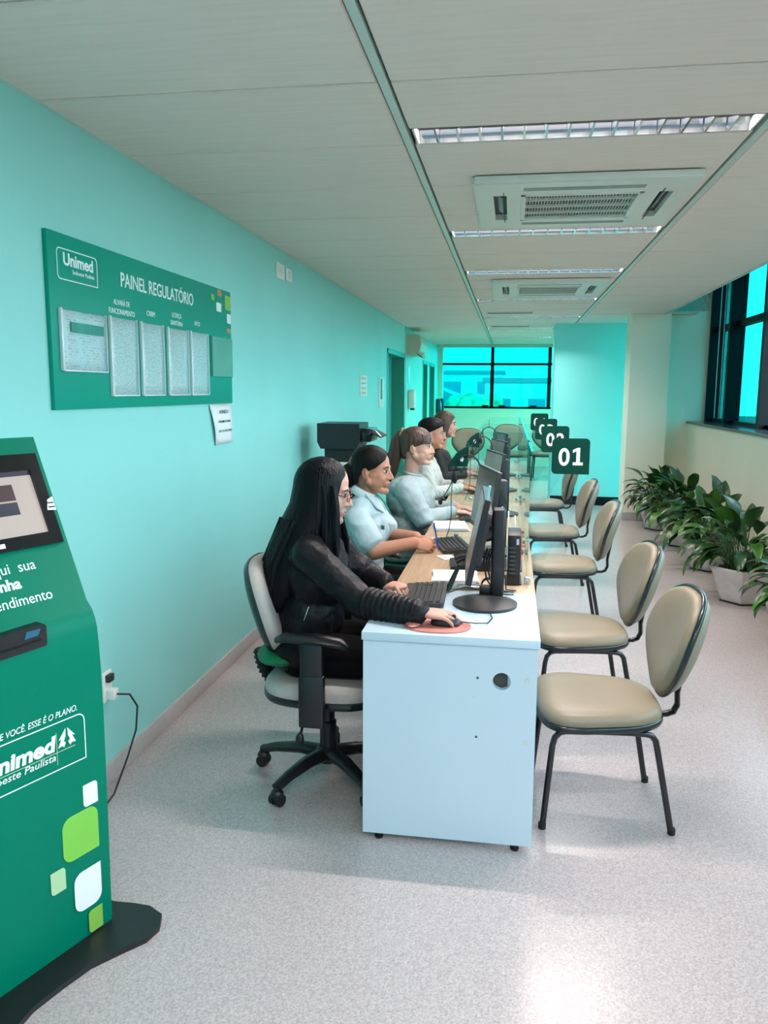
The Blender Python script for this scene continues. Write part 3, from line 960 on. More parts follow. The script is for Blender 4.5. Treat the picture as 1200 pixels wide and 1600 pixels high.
# ================================================================== NOTICE BOARD
bt = thing('notice_board', 'large green regulatory notice board with white lettering on the left wall', 'notice board', (XW, 0, 0))
BX = 0.016
MB().span((0, 2.545, 1.487), (BX, 4.318, 2.084), 0.002).build('panel', 'board_green', bt)
BF = lambda y, z, d: Vector((BX + d, y, z))
def btext(body, y, z, size, **kw):
    return text(body, size, 'print_white', bt, frame_M((BX + 0.0004, y, z), (0, 1, 0), (0, 0, 1)), **kw)
btext('PAINEL REGULATÓRIO', 3.05, 1.960, 0.078, width=0.735, bold=0.0007)
btext('ALVARÁ DE', 3.055, 1.885, 0.030, align='CENTER', width=0.135)
btext('FUNCIONAMENTO', 3.055, 1.850, 0.030, align='CENTER', width=0.215)
btext('CRBM', 3.315, 1.868, 0.030, align='CENTER', width=0.080)
btext('LICENÇA', 3.585, 1.885, 0.030, align='CENTER', width=0.105)
btext('SANITÁRIA', 3.585, 1.850, 0.030, align='CENTER', width=0.135)
btext('AVCB', 3.83, 1.868, 0.030, align='CENTER', width=0.070)
btext('Unimed', 2.843, 1.982, 0.058, align='RIGHT', width=0.200, bold=0.0016)
btext('Sudoeste Paulista', 2.848, 1.957, 0.020, align='RIGHT', width=0.150)
ring(round_rect(2.600, 1.930, 2.872, 2.036, 0.018, sharp=(1,)), round_rect(2.6035, 1.9335, 2.8685, 2.0325, 0.016, sharp=(1,)), BF, 0, 0.0008, 'logo_outline', 'print_white', bt)
for (y0, z0, y1, z1, m) in ((4.03, 2.015, 4.07, 2.045, 'leaf_olive'), (4.12, 2.045, 4.18, 2.078, 'leaf_orange'), (4.23, 1.985, 4.314, 2.060, 'leaf_olive'), (4.10, 1.965, 4.17, 2.010, 'print_white'),
                            (4.255, 1.915, 4.314, 1.965, 'print_white'), (4.25, 1.865, 4.314, 1.888, 'leaf_orange')):
    MB().prism(round_rect(y0, z0, y1, z1, 0.008, sharp=(1,)), BF, 0, 0.0009).build('leaf_square', m, bt, smooth=False)

def document(y0, z0, y1, z1, label, m='doc_print', sheet='paper', curl=0.006, header=None):
    t = thing('document', label, 'document', (XW + BX, 0, 0), group='framed documents on the notice board')
    sp = MB()
    ny, nz = 8, 6
    vs, fs = [], []
    for i in range(ny + 1):
        for j in range(nz + 1):
            u, v = i / ny, j / nz
            x = 0.004 + curl * (0.5 + 0.5 * math.sin(u * 5 + v * 3)) * (1 if 0 < i < ny else 0.6)
            vs.append((x, y0 + (y1 - y0) * u, z0 + (z1 - z0) * v))
    for i in range(ny):
        for j in range(nz):
            a = i * (nz + 1) + j
            fs.append([a, a + nz + 1, a + nz + 2, a + 1])
    sp._add(vs, fs)
    o = sp.build('sheet', m, t)
    so = o.modifiers.new('thick', 'SOLIDIFY'); so.thickness = 0.0012; so.offset = -1
    if header:
        MB().span((0.0125, y0 + 0.05, z1 - 0.075), (0.0132, y1 - 0.02, z1 - 0.04)).build('header_band', header, t, smooth=False)
    # clear plastic pocket with folded rim
    rm = MB()
    e = 0.010
    for lo, hi in (((0.0, y0 - e, z0 - 0.004), (0.013, y0, z1 + 0.004)), ((0.0, y1, z0 - 0.004), (0.013, y1 + e * 0.5, z1 + 0.004)), ((0.0, y0, z0 - 0.006), (0.013, y1, z0))):
        rm.span(lo, hi, 0.002)
    rm.build('pocket_rim', 'sleeve_plastic', t)
    MB().span((0.0134, y0, z0), (0.0144, y1, z1)).build('pocket_front', 'acrylic', t, smooth=False)
    return t
document(2.600, 1.625, 2.900, 1.830, 'wide landscape document with a green header at the left end of the notice board', 'doc_print_wide', header='doc_tinted')
document(2.944, 1.537, 3.156, 1.834, 'portrait document in plastic pocket under the FUNCIONAMENTO caption')
document(3.208, 1.537, 3.412, 1.834, 'portrait document in plastic pocket second of the four tall ones')
document(3.472, 1.537, 3.690, 1.832, 'portrait document in plastic pocket third of the four tall ones')
document(3.734, 1.537, 3.945, 1.834, 'portrait document in plastic pocket rightmost of the four tall ones')
t = thing('document', 'tinted greenish landscape document at the right end of the notice board', 'document', (XW + BX, 0, 0), group='framed documents on the notice board')
MB().span((0, 4.002, 1.627), (0.012, 4.300, 1.832), 0.002).build('sheet', 'doc_tinted', t)
t = thing('taped_notice', 'white paper notice taped below the right end of the notice board', 'notice', (XW, 0, 0))
vs, fs = [], []
for i in range(7):
    for j in range(5):
        u, v = j / 4, i / 6
        yl = 3.99 + 0.075 * v
        vs.append((0.006 + 0.012 * math.sin(v * 3) * (1 - u * 0.6), yl + (4.325 - yl) * u, 1.482 - 0.214 * v))
for i in range(6):
    for j in range(4):
        a = i * 5 + j
        fs.append([a, a + 1, a + 6, a + 5])
mb = MB(); mb._add(vs, fs)
o = mb.build('sheet', 'paper', t); so = o.modifiers.new('thick', 'SOLIDIFY'); so.thickness = 0.001
for (yc, zc, w, hh, s) in ((4.165, 1.434, 0.14, 0.018, 'ATENÇÃO'), (4.17, 1.385, 0.18, 0.012, 'É PROIBIDO FUMAR'), (4.18, 1.335, 0.20, 0.012, 'LEI 13.541/2009')):
    text(s, hh * 1.45, 'charcoal_plastic', t, frame_M((0.0215, yc, zc), (0, 1, 0), (0, 0, 1)), align='CENTER', width=w)

# switch plates, small signs and dispensers on the left wall
def plate(y0, z0, y1, z1, label, keys=1):
    t = thing('switch_plate', label, 'switch', (XW, 0, 0), group='switch plates on the left wall')
    MB().span((0, y0, z0), (0.010, y1, z1), 0.003).build('cover', 'white_plastic', t)
    for k in range(keys):
        zz = z0 + (z1 - z0) * (k + 1) / (keys + 1)
        MB().span((0.010, (y0 + y1) / 2 - 0.02, zz - 0.012), (0.014, (y0 + y1) / 2 + 0.02, zz + 0.012), 0.002).build('rocker', 'ac_white', t)
plate(5.24, 2.29, 5.42, 2.39, 'larger white wall plate high on the left wall', 1)
plate(5.47, 2.30, 5.61, 2.385, 'smaller white wall plate right of the larger one', 2)
def wall_sign(name, y0, z0, y1, z1, label, cat, m, lines=0):
    t = thing(name, label, cat, (XW, 0, 0))
    MB().span((0.0, y0, z0), (0.006, y1, z1), 0.001).build('sheet', m, t)
    for k in range(lines):
        zz = z1 - (z1 - z0) * (k + 0.7) / (lines + 0.4)
        MB().span((0.006, y0 + (y1 - y0) * 0.15, zz - 0.008), (0.007, y0 + (y1 - y0) * 0.8, zz + 0.008)).build('print_line', 'print_pinkgrey', t, smooth=False)
wall_sign('wall_notice', 8.22, 1.50, 8.62, 1.72, 'small pale notice sheet on the left wall before the green door', 'notice', 'wall_white', 4)
t = thing('door_sign', 'narrow vertical sign with dark bar beside the green door', 'sign', (XW, 0, 0))
MB().span((0, 9.42, 1.36), (0.008, 9.80, 1.72), 0.002).build('sheet', 'wall_white', t)
MB().span((0.008, 9.52, 1.46), (0.012, 9.62, 1.70)).build('bar', 'charcoal_plastic', t, smooth=False)
MB().span((0.008, 9.70, 1.37), (0.012, 9.76, 1.56)).build('bar', 'rail_metal', t, smooth=False)
t = thing('soap_dispenser', 'pale gel dispenser on the wall between the far doors', 'dispenser', (XW, 12.25, 1.46))
MB().span((0, -0.12, -0.16), (0.10, 0.12, 0.12), 0.03).build('body', 'wall_white', t)
MB().span((0.03, -0.06, -0.19), (0.09, 0.06, -0.16), 0.01).build('spout', 'charcoal_plastic', t)
wall_sign('wall_notice', 12.12, 1.68, 12.30, 1.92, 'thin grey notice above the gel dispenser', 'notice', 'rail_metal', 0)

# split air conditioner on the far left wall
t = thing('split_air_conditioner', 'beige split air conditioner high on the far left wall', 'air conditioner', (XW, 12.35, 2.23))
pr = [(0.0, -0.14), (0.0, 0.15), (0.17, 0.15), (0.205, 0.10), (0.215, 0.0), (0.19, -0.09), (0.12, -0.14)]
MB().prism(pr, lambda u, v, w: Vector((u, w, v)), -0.42, 0.42).build('body', 'ac_beige', t, ang=30)
MB().box((0.19, 0, -0.135), (0.11, 0.76, 0.012), 0.004, rot=Matrix.Rotation(0.6, 3, 'Y')).build('flap', 'white_plastic', t)
MB().box((0.165, 0, -0.155), (0.08, 0.76, 0.010), 0.004, rot=Matrix.Rotation(0.7, 3, 'Y')).build('flap', 'white_plastic', t)
# dark wall phone by the far window
t = thing('wall_phone', 'dark blue wall-mounted phone left of the far window', 'phone', (XW, 16.85, 1.25))
MB().span((0, -0.13, -0.16), (0.09, 0.13, 0.15), 0.02).build('base', 'phone_navy', t)
MB().tube([(0.12, -0.06, -0.16), (0.14, -0.06, -0.06), (0.14, -0.06, 0.06), (0.12, -0.06, 0.16)], [0.04, 0.025, 0.025, 0.04], 8).build('handset', 'phone_navy', t)

# black document scanner/printer on a slim white stand against the left wall
t = thing('printer_stand', 'slim white stand carrying the black printer by the left wall', 'stand', (-1.24, 5.95, 0))
MB().span((-0.13, -0.16, 0.0), (0.13, 0.16, 0.03), 0.004).build('foot', 'white_plastic', t)
MB().span((-0.085, -0.10, 0.03), (0.085, 0.10, 1.01), 0.006).build('column', 'white_plastic', t)
MB().span((-0.15, -0.17, 1.01), (0.15, 0.17, 1.035), 0.004).build('shelf', 'white_plastic', t)
t = thing('wall_printer', 'bulky black printer with an open front tray standing on the slim white stand', 'printer', (-1.24, 5.95, 1.035))
MB().span((-0.12, -0.15, 0.0), (0.11, 0.15, 0.105), 0.008).build('lower_case', 'black_plastic', t)
mb = MB().prism([(-0.165, 0.15), (-0.14, 0.10), (0.13, 0.10), (0.15, 0.14), (0.15, 0.285), (-0.165, 0.285)], lambda u, v, w: Vector((u, w, v)), -0.19, 0.19)
mb.build('upper_case', 'black_plastic', t, ang=25)
MB().box((0.185, 0, 0.20), (0.09, 0.30, 0.10), 0.012).build('front_unit', 'black_gloss', t)
MB().box((0.245, 0, 0.215), (0.13, 0.28, 0.014), 0.004, rot=Matrix.Rotation(0.45, 3, 'Y')).build('tray', 'charcoal_plastic', t)
MB().tube([(0.20, -0.13, 0.25), (0.25, -0.13, 0.245), (0.30, -0.13, 0.19)], 0.006, 6).build('tray_rail', 'chrome', t)

# ================================================================== DESKS
DT = 0.755
t = thing('end_desk', 'white end desk with a round cable hole in its side panel', 'desk', (0, 0, 0))
DX0, DX1, DY0, DY1 = -0.478, 0.115, 2.585, 3.195
MB().span((DX0, DY0 - 0.012, DT - 0.028), (DX1 + 0.002, DY1, DT), 0.0015).build('desktop', 'desk_white', t)
# side panel with real round hole
hx, hz, hr = -0.005, 0.605, 0.030
pan = MB()
N = 32
sq = []
for i in range(N):
    a = 2 * PI * i / N
    sq.append((hx + hr * math.cos(a), hz + hr * math.sin(a)))
x0, x1, z0, z1 = DX0 + 0.004, DX1 - 0.004, 0.022, DT - 0.028
def sq_pt(a):
    c, s = math.cos(a), math.sin(a)
    k = min(0.05 / max(abs(c), 1e-6), 0.05 / max(abs(s), 1e-6))
    return (hx + c * k, hz + s * k)
outer = [sq_pt(2 * PI * i / N) for i in range(N)]
f2 = lambda u, v, d: Vector((u, DY0 + d, v))
for i in range(N):
    j = (i + 1) % N
    vs = [f2(*outer[i], 0), f2(*outer[j], 0), f2(*sq[j], 0), f2(*sq[i], 0), f2(*sq[j], 0.025), f2(*sq[i], 0.025), f2(*outer[i], 0.025), f2(*outer[j], 0.025)]
    pan._add(vs, [[0, 1, 2, 3], [3, 2, 4, 5], [5, 4, 7, 6]])
for (a, b, c, d) in ((x0, hx - 0.05, z0, z1), (hx + 0.05, x1, z0, z1), (hx - 0.05, hx + 0.05, z0, hz - 0.05), (hx - 0.05, hx + 0.05, hz + 0.05, z1)):
    for dd in (0, 0.025):
        pan._add([f2(a, c, dd), f2(b, c, dd), f2(b, d, dd), f2(a, d, dd)], [[0, 1, 2, 3]])
for (p0, p1) in (((x0, z0), (x1, z0)), ((x0, z1), (x1, z1)), ((x0, z0), (x0, z1)), ((x1, z0), (x1, z1))):
    pan._add([f2(*p0, 0), f2(*p1, 0), f2(*p1, 0.025), f2(*p0, 0.025)], [[0, 1, 2, 3]])
sp = pan.build('side_panel', 'desk_white', t, smooth=False)
MB().span((hx - 0.06, DY0 + 0.03, hz - 0.06), (hx + 0.06, DY0 + 0.034, hz + 0.06)).build('hole_backing', 'hole_dark', sp, smooth=False)
for (x, z) in ((-0.085, 0.613), (-0.085, 0.405)):
    MB().tube([(x, DY0 - 0.0012, z), (x, DY0 + 0.002, z)], 0.0045, 10, up=(0, 0, 1)).build('screw_hole', 'hole_dark', sp)
for (x, z) in ((0.080, 0.612), (0.080, 0.398)):
    MB().tube([(x, DY0 - 0.002, z), (x, DY0 + 0.002, z)], 0.0085, 14, up=(0, 0, 1)).build('screw_cap', 'desk_edge', sp)
MB().box((-0.135, DY0 - 0.0005, 0.555), (0.016, 0.0012, 0.003), rot=Matrix.Rotation(0.5, 3, 'Y')).build('scuff', 'desk_edge', sp, smooth=False)
MB().box((-0.095, DY0 - 0.0005, 0.545), (0.012, 0.0012, 0.003), rot=Matrix.Rotation(-0.3, 3, 'Y')).build('scuff', 'desk_edge', sp, smooth=False)
MB().span((DX0 + 0.004, DY1 - 0.03, 0.022), (DX1 - 0.004, DY1 - 0.005, z1)).build('side_panel', 'desk_white', t, smooth=False)
MB().span((DX1 - 0.10, DY0 + 0.025, 0.25), (DX1 - 0.082, DY1 - 0.03, z1)).build('back_panel', 'desk_white', t, smooth=False)
for x in (DX0 + 0.06, DX1 - 0.06):
    for y in (DY0 + 0.014, DY1 - 0.018):
        MB().lathe([(0.014, 0.0), (0.016, 0.008), (0.008, 0.01), (0.008, 0.024)], (x, y, 0), 12).build('foot', 'black_plastic', t)

WDESK = [(3.20, 4.44, 'nearest wood-topped desk, just behind the white end desk'), (4.445, 5.72, 'second wood-topped desk from the white end desk'),
         (5.725, 6.98, 'third wood-topped desk from the white end desk'), (6.985, 8.24, 'fourth wood-topped desk from the white end desk'), (8.245, 9.55, 'wood-topped desk at the far end of the row')]
for (a, b, nm) in WDESK:
    t = thing('service_desk', nm, 'desk', (0, a, 0), group='wood-topped desks in a row')
    L = b - a
    MB().span((-0.462, 0.0, DT - 0.026), (0.118, L, DT - 0.0005), 0.0015).build('desktop', 'wood_top', t)
    for y in (0.002, L - 0.027):
        MB().span((-0.45, y, 0.012), (0.10, y + 0.025, DT - 0.027)).build('side_panel', 'desk_white', t, smooth=False)
    MB().span((0.015, 0.027, 0.25), (0.033, L - 0.027, DT - 0.027)).build('back_panel', 'desk_white', t, smooth=False)
    for y in (0.014, L - 0.014):
        MB().span((-0.42, y - 0.01, 0), (-0.39, y + 0.01, 0.013)).build('foot', 'black_plastic', t)
        MB().span((0.05, y - 0.01, 0), (0.08, y + 0.01, 0.013)).build('foot', 'black_plastic', t)

# ================================================================== ACRYLIC SCREENS AND NUMBER SIGNS
def acrylic_sheet(poly, f, t0, t1, name, parent):
    mb = MB()
    a = [mb.bm.verts.new(f(u, v, t0)) for u, v in poly]
    b = [mb.bm.verts.new(f(u, v, t1)) for u, v in poly]
    n = len(poly)
    mb.bm.faces.new(list(reversed(a))); mb.bm.faces.new(b)
    for i in range(n):
        q = mb.bm.faces.new([a[i], a[(i + 1) % n], b[(i + 1) % n], b[i]])
        q.material_index = 1
    return mb.build(name, ['acrylic', 'acrylic_edge'], parent, smooth=False)

ORD = ['nearest', 'second', 'third', 'farthest']
PY = [4.36, 5.92, 7.50, 9.30]
for k, y in enumerate(PY):
    t = thing('desk_partition', '%s clear acrylic cross partition on the desk row, with a rounded corner' % ORD[k].capitalize(), 'partition', (0, y, DT), group='acrylic cross partitions')
    pl = [(-0.335, 0.0), (0.118, 0.0), (0.118, -0.11), (0.20, -0.10), (0.36, 0.18), (0.36, 0.515), (-0.20, 0.515)]
    for i in range(1, 7):
        a = PI / 2 + PI / 2 * i / 6
        pl.append((-0.20 + 0.135 * math.cos(a), 0.38 + 0.135 * math.sin(a)))
    acrylic_sheet(pl, lambda u, v, w: Vector((u, w, v)), -0.003, 0.003, 'sheet', t)
    if k == 0 or k == 1:
        pq = [(-0.235, 0.40), (-0.235, 0.51)]
        for i in range(0, 7):
            a = PI / 2 + PI / 2 * i / 6
            pq.append((-0.20 + 0.13 * math.cos(a), 0.38 + 0.13 * math.sin(a)) if i else (-0.22, 0.51))
        pq = [(-0.225, 0.40), (-0.225, 0.508), (-0.245, 0.502), (-0.285, 0.475), (-0.312, 0.44), (-0.324, 0.40)]
        MB().prism(pq, lambda u, v, w: Vector((u, w, v)), -0.0045, -0.0032).build('corner_sticker', 'sign_green', t, smooth=False)
        MB().ell((-0.258, -0.005, 0.442), (0.010, 0.0006, 0.015)).build('sticker_logo', 'print_white', t)
    for x in (-0.28, 0.06):
        MB().span((x - 0.012, -0.012, -0.0003), (x + 0.012, 0.012, 0.03), 0.002).build('clip', 'chrome', t)
    s = thing('number_sign', ['dark green number sign reading 01, frontmost and largest', 'dark green number sign reading 02, right behind sign 01', 'dark green number sign reading 03, mostly hidden behind sign 02', 'dark green number sign reading 04, smallest and farthest'][k], 'sign', (0.318, y - 0.006, 1.222), group='green counter number signs')
    MB().prism(round_rect(-0.098, -0.095, 0.098, 0.095, 0.022, sharp=(1,)), lambda u, v, w: Vector((u, w, v)), -0.004, 0.0028).build('plate', 'sign_green', s, ang=30)
    text('0', 0.128, 'print_white', s, frame_M((-0.034, -0.0045, -0.047), (1, 0, 0), (0, 0, 1)), align='CENTER', bold=0.0028, width=0.058)
    if k == 0:      # numeral one with flag and foot
        one = [(0.012, -0.047), (0.064, -0.047), (0.064, -0.031), (0.048, -0.031), (0.048, 0.046), (0.034, 0.046), (0.010, 0.034), (0.010, 0.019), (0.029, 0.027), (0.029, -0.031), (0.012, -0.031)]
        MB().prism(one, lambda u, v, w: Vector((u, w, v)), -0.0052, -0.0042).build('lettering', 'print_white', s, smooth=False)
    else:
        text('%d' % (k + 1), 0.128, 'print_white', s, frame_M((0.037, -0.0045, -0.047), (1, 0, 0), (0, 0, 1)), align='CENTER', bold=0.0028, width=0.056)

LP = [(3.25, 4.34), (4.38, 5.90), (5.94, 7.48), (7.52, 9.28)]
for k, (a, b) in enumerate(LP):
    t = thing('counter_screen', '%s clear acrylic screen along the visitor edge of the desks' % ORD[k].capitalize(), 'screen', (0.088, a, DT), group='acrylic counter screens')
    acrylic_sheet(round_rect(0, 0.0, b - a, 0.57, 0.02, sharp=(0, 1)), lambda u, v, w: Vector((w, u, v)), -0.004, 0.004, 'sheet', t)
    for q in (0.12, b - a - 0.12):
        MB().span((-0.012, q - 0.015, -0.0003), (0.012, q + 0.015, 0.03), 0.002).build('clip', 'chrome', t)

# ================================================================== VISITOR CHAIRS
def egg(w, hgt, n=40):
    """backrest outline: broad rounded top, narrower bottom"""
    out = []
    for i in range(n):
        a = 2 * PI * i / n
        c, s = math.cos(a), math.sin(a)
        v = hgt * math.copysign(abs(s) ** 0.85, s)
        k = 1.0 if s >= 0 else 1.0 - 0.52 * (-s) ** 1.25
        out.append((w * k * math.copysign(abs(c) ** 0.75, c), v))
    return out

def visitor_chair():
    t = thing('visitor_chair', 'x', 'chair')
    sx_, sy_ = 0.225, 0.225
    so = []
    for (u, v) in superellipse(sx_, sy_, 3.4, 44):
        so.append((u, v * (1.0 - 0.16 * (u / sx_))))       # a little narrower at the back
    warp = lambda u, v, w: Vector((u - 0.02, v, 0.435 + w + 0.015 * (-(u) / sx_) ** 3 * (-1 if u > 0 else -1)))
    warp = lambda u, v, w: Vector((u - 0.02, v, 0.397 + w))
    MB().pad(so, [(0.985, 0.0), (1.0, 0.012), (0.995, 0.025), (0.96, 0.040), (0.88, 0.050), (0.7, 0.056), (0.4, 0.055)], warp).build('seat', 'vinyl_beige', t, ang=60)
    MB().pad(so, [(0.94, -0.022), (1.0, -0.018), (1.022, -0.008), (1.02, 0.004), (0.99, 0.008)], warp).build('seat_trim', 'trim_black', t, ang=60)
    bo = egg(0.228, 0.205)
    tilt = math.radians(17)
    def bw(u, v, w):        # u across (y), v up, w forward(-x)
        x = -w - 0.8 * u * u
        p = Vector((x, u, v))
        p = Matrix.Rotation(tilt, 3, 'Y') @ p
        return p + Vector((0.272, 0, 0.650))
    MB().pad(bo, [(0.98, 0.0), (0.985, 0.012), (0.95, 0.030), (0.86, 0.040), (0.6, 0.044), (0.3, 0.042)], bw).build('backrest', 'vinyl_beige', t, ang=60)
    MB().pad(bo, [(0.3, -0.042), (0.7, -0.040), (0.88, -0.032), (0.965, -0.015), (0.98, 0.0)], bw).build('back_shell', 'vinyl_back', t, ang=60)
    pts = [bw(u * 1.0, v * 1.0, 0.003) for u, v in bo]
    tr = MB(); tr.tube(pts + [pts[0]], 0.0105, 8, caps=False); tr.build('back_trim', 'trim_black', t, ang=80)
    # bent flat bracket from seat to back
    MB().tube([(0.10, 0, 0.373), (0.20, 0, 0.371), (0.240, 0, 0.372), (0.266, 0, 0.382), (0.279, 0, 0.410), (0.276, 0, 0.46), (0.296, 0, 0.58)], 0.022, 10, flat=(0.42, 1.0), up=(0, 0, 1)).build('back_bracket', 'black_metal', t)
    for s in (-1, 1):
        y0 = s * 0.175
        yb = s * 0.195
        rail = [(-0.155, y0, 0.3640), (-0.05, y0, 0.3670), (0.07, y0, 0.3670), (0.125, y0, 0.3640)]
        MB().tube(rail, 0.0115, 10).build('side_rail', 'black_metal', t)
        MB().tube([(-0.150, y0, 0.3655), (-0.175, y0, 0.3590), (-0.192, y0, 0.3400), (-0.2, y0, 0.3070), (-0.228, yb, 0.0)], 0.0115, 10).build('leg', 'black_metal', t)
        MB().tube([(0.120, y0, 0.3655), (0.145, y0, 0.3590), (0.160, y0, 0.3400), (0.168, y0, 0.3070), (0.228, yb, 0.0)], 0.0115, 10).build('leg', 'black_metal', t)
        for xx in (-0.228, 0.228):
            MB().lathe([(0.013, 0.0), (0.014, 0.004), (0.014, 0.022), (0.012, 0.024)], (xx, yb, 0), 12).build('foot_cap', 'rubber', t)
    for xx in (-0.10, 0.09):
        MB().tube([(xx, -0.175, 0.3670), (xx, 0.175, 0.3670)], 0.010, 8).build('cross_bar', 'black_metal', t)
    return t
vc = visitor_chair()
GV = 'beige visitor chairs along the counter'
VCH = [(0.366, 2.965, 0.08, 'beige vinyl visitor chair nearest the viewer beside the white end desk'),
       (0.372, 3.87, 0.10, 'beige vinyl visitor chair second from the viewer along the counter'),
       (0.385, 5.40, 0.02, 'beige vinyl visitor chair third from the viewer along the counter'),
       (0.375, 6.72, 0.05, 'beige vinyl visitor chair fourth from the viewer, seen below the 01 sign'),
       (0.36, 8.40, 0.03, 'beige vinyl visitor chair farthest along the counter')]
for k, (x, y, rz, nm) in enumerate(VCH):
    o = vc if k == 0 else copy_tree(vc)
    o.location = (x, y, 0); o.rotation_euler = (0, 0, rz); o['label'] = nm; o['group'] = GV
# waiting chairs at the far end
WCH = [(-0.64, 12.6, PI / 2 + 0.1, 'beige waiting chair at the far end, left one behind the staff'), (-0.05, 14.4, PI / 2, 'beige waiting chair below the far window, middle one'),
       (0.62, 14.6, PI / 2 - 0.1, 'beige waiting chair below the far window, right one by the 04 sign')]
for (x, y, rz, nm) in WCH:
    o = copy_tree(vc)
    o.location = (x, y, 0); o.rotation_euler = (0, 0, rz); o.scale = (1.12, 1.12, 1.14); o['label'] = nm; o['group'] = 'waiting chairs at the far end'

# ================================================================== OFFICE CHAIRS
def office_chair(label, loc, rz, fab, seatz=0.46, shell='trim_black', arms=True):
    t = thing('office_chair', label, 'chair', loc, rz, group='swivel chairs of the staff')
    so = []
    for (u, v) in superellipse(0.235, 0.235, 3.2, 40):
        so.append((u, v * (1 + 0.06 * u / 0.235)))
    f = lambda u, v, w: Vector((u, v, seatz - 0.06 + w))
    MB().pad(so, [(0.985, 0.0), (1.0, 0.018), (0.985, 0.038), (0.92, 0.052), (0.7, 0.058), (0.35, 0.056)], f).build('seat', fab, t, ang=60)
    MB().pad(so, [(0.90, -0.030), (0.99, -0.022), (1.018, -0.008), (1.015, 0.006), (0.98, 0.010)], f).build('seat_trim', 'trim_black', t, ang=60)
    bo = superellipse(0.215, 0.20, 2.6, 40)
    bo = [(u * (1 - 0.10 * max(0, -v / 0.20)), v) for u, v in bo]
    def bw(u, v, w):
        p = Vector((w + 0.7 * u * u, u, v))
        p = Matrix.Rotation(-math.radians(17), 3, 'Y') @ p
        return p + Vector((-0.245, 0, seatz + 0.255))
    MB().pad(bo, [(0.985, 0.0), (0.99, 0.020), (0.95, 0.038), (0.84, 0.050), (0.5, 0.054), (0.25, 0.052)], bw).build('backrest', fab, t, ang=60)
    MB().pad(bo, [(0.4, -0.030), (0.8, -0.028), (0.95, -0.018), (1.0, -0.006), (1.015, 0.002), (0.985, 0.006)], bw).build('back_shell', shell, t, ang=60)
    # ribbed bellows over the back bracket
    pts, rs = [], []
    for i in range(25):
        u = i / 24
        a = PI / 2 * u
        pts.append((-0.16 - 0.115 * math.sin(a) , 0, seatz - 0.085 + 0.13 * (1 - math.cos(a)) + 0.02 * u))
        rs.append(0.044 if i % 2 else 0.034)
    MB().tube(pts, rs, 12, flat=(0.75, 1.0)).build('bellows', 'rubber', t, ang=20)
    if arms:
        for s in (-1, 1):
            y = s * 0.275
            MB().tube([(-0.13, y, seatz + 0.195), (-0.10, y, seatz + 0.208), (0.02, y, seatz + 0.206), (0.11, y, seatz + 0.195), (0.135, y, seatz + 0.18)], [0.022, 0.036, 0.038, 0.034, 0.018], 12, flat=(0.5, 1.0), up=(0, 0, 1)).build('armrest', 'black_plastic', t)
            MB().span((-0.04, y - 0.016, seatz - 0.01), (0.045, y + 0.016, seatz + 0.195), 0.008).build('arm_post', 'black_plastic', t)
            MB().span((-0.045, y - 0.02, seatz - 0.13), (0.05, y + 0.02, seatz + 0.07), 0.008).build('arm_sleeve', 'black_plastic', t)
            MB().tube([(0.0, y, seatz - 0.115), (0.0, s * 0.12, seatz - 0.10)], 0.022, 8, flat=(0.5, 1)).build('arm_bracket', 'black_plastic', t)
    MB().span((-0.12, -0.10, seatz - 0.125), (0.12, 0.10, seatz - 0.088), 0.012).build('mechanism', 'black_plastic', t)
    MB().lathe([(0.032, 0.075), (0.034, 0.13), (0.034, 0.24), (0.027, 0.245), (0.027, seatz - 0.12)], (0, 0, 0), 16).build('gas_column', 'black_plastic', t)
    lv = MB().tube([(-0.02, -0.10, seatz - 0.13), (-0.05, -0.20, seatz - 0.15), (-0.055, -0.235, seatz - 0.19)], 0.006, 8)
    lo = lv.build('lever', 'black_metal', t)
    MB().ell((-0.055, -0.235, seatz - 0.20), (0.016, 0.012, 0.026)).build('lever_knob', 'black_plastic', lo)
    MB().lathe([(0.05, 0.075), (0.055, 0.09), (0.052, 0.125), (0.04, 0.135)], (0, 0, 0), 16).build('hub', 'black_plastic', t)
    for k in range(5):
        a = 2 * PI * k / 5 + 0.45
        d = Vector((math.cos(a), math.sin(a), 0))
        MB().tube([d * 0.03 + Vector((0, 0, 0.105)), d * 0.12 + Vector((0, 0, 0.108)), d * 0.23 + Vector((0, 0, 0.092)), d * 0.30 + Vector((0, 0, 0.072))], [0.036, 0.032, 0.026, 0.022], 10, flat=(0.75, 1), up=(0, 0, 1)).build('base_leg', 'black_plastic', t)
        c = d * 0.295
        cs = MB().tube([c + Vector((0, 0, 0.075)), c + Vector((0, 0, 0.055))], 0.012, 8).ell(c + Vector((0, 0, 0.045)), (0.026, 0.024, 0.022)).build('caster', 'black_plastic', t)
        e = Vector((-d.y, d.x, 0))
        for s in (-1, 1):
            MB().tube([c + e * (s * 0.008) + Vector((0, 0, 0.024)), c + e * (s * 0.024) + Vector((0, 0, 0.024))], 0.024, 14).build('wheel', 'rubber', cs)
    return t
office_chair('grey upholstered swivel chair under the woman in the black jacket', (-0.695, 3.01, 0), 0.0, 'fabric_grey')
office_chair('dark swivel chair under the woman in the light blue shirt', (-0.72, 4.07, 0), 0.0, 'fabric_green')
office_chair('green upholstered swivel chair under the woman with the brown ponytail', (-0.60, 5.15, 0), 0.35, 'fabric_green', shell='fabric_green')
office_chair('swivel chair under the man with glasses', (-0.66, 6.45, 0), 0.0, 'fabric_green')
office_chair('swivel chair under the woman in the black top', (-0.66, 7.60, 0), 0.0, 'fabric_grey')

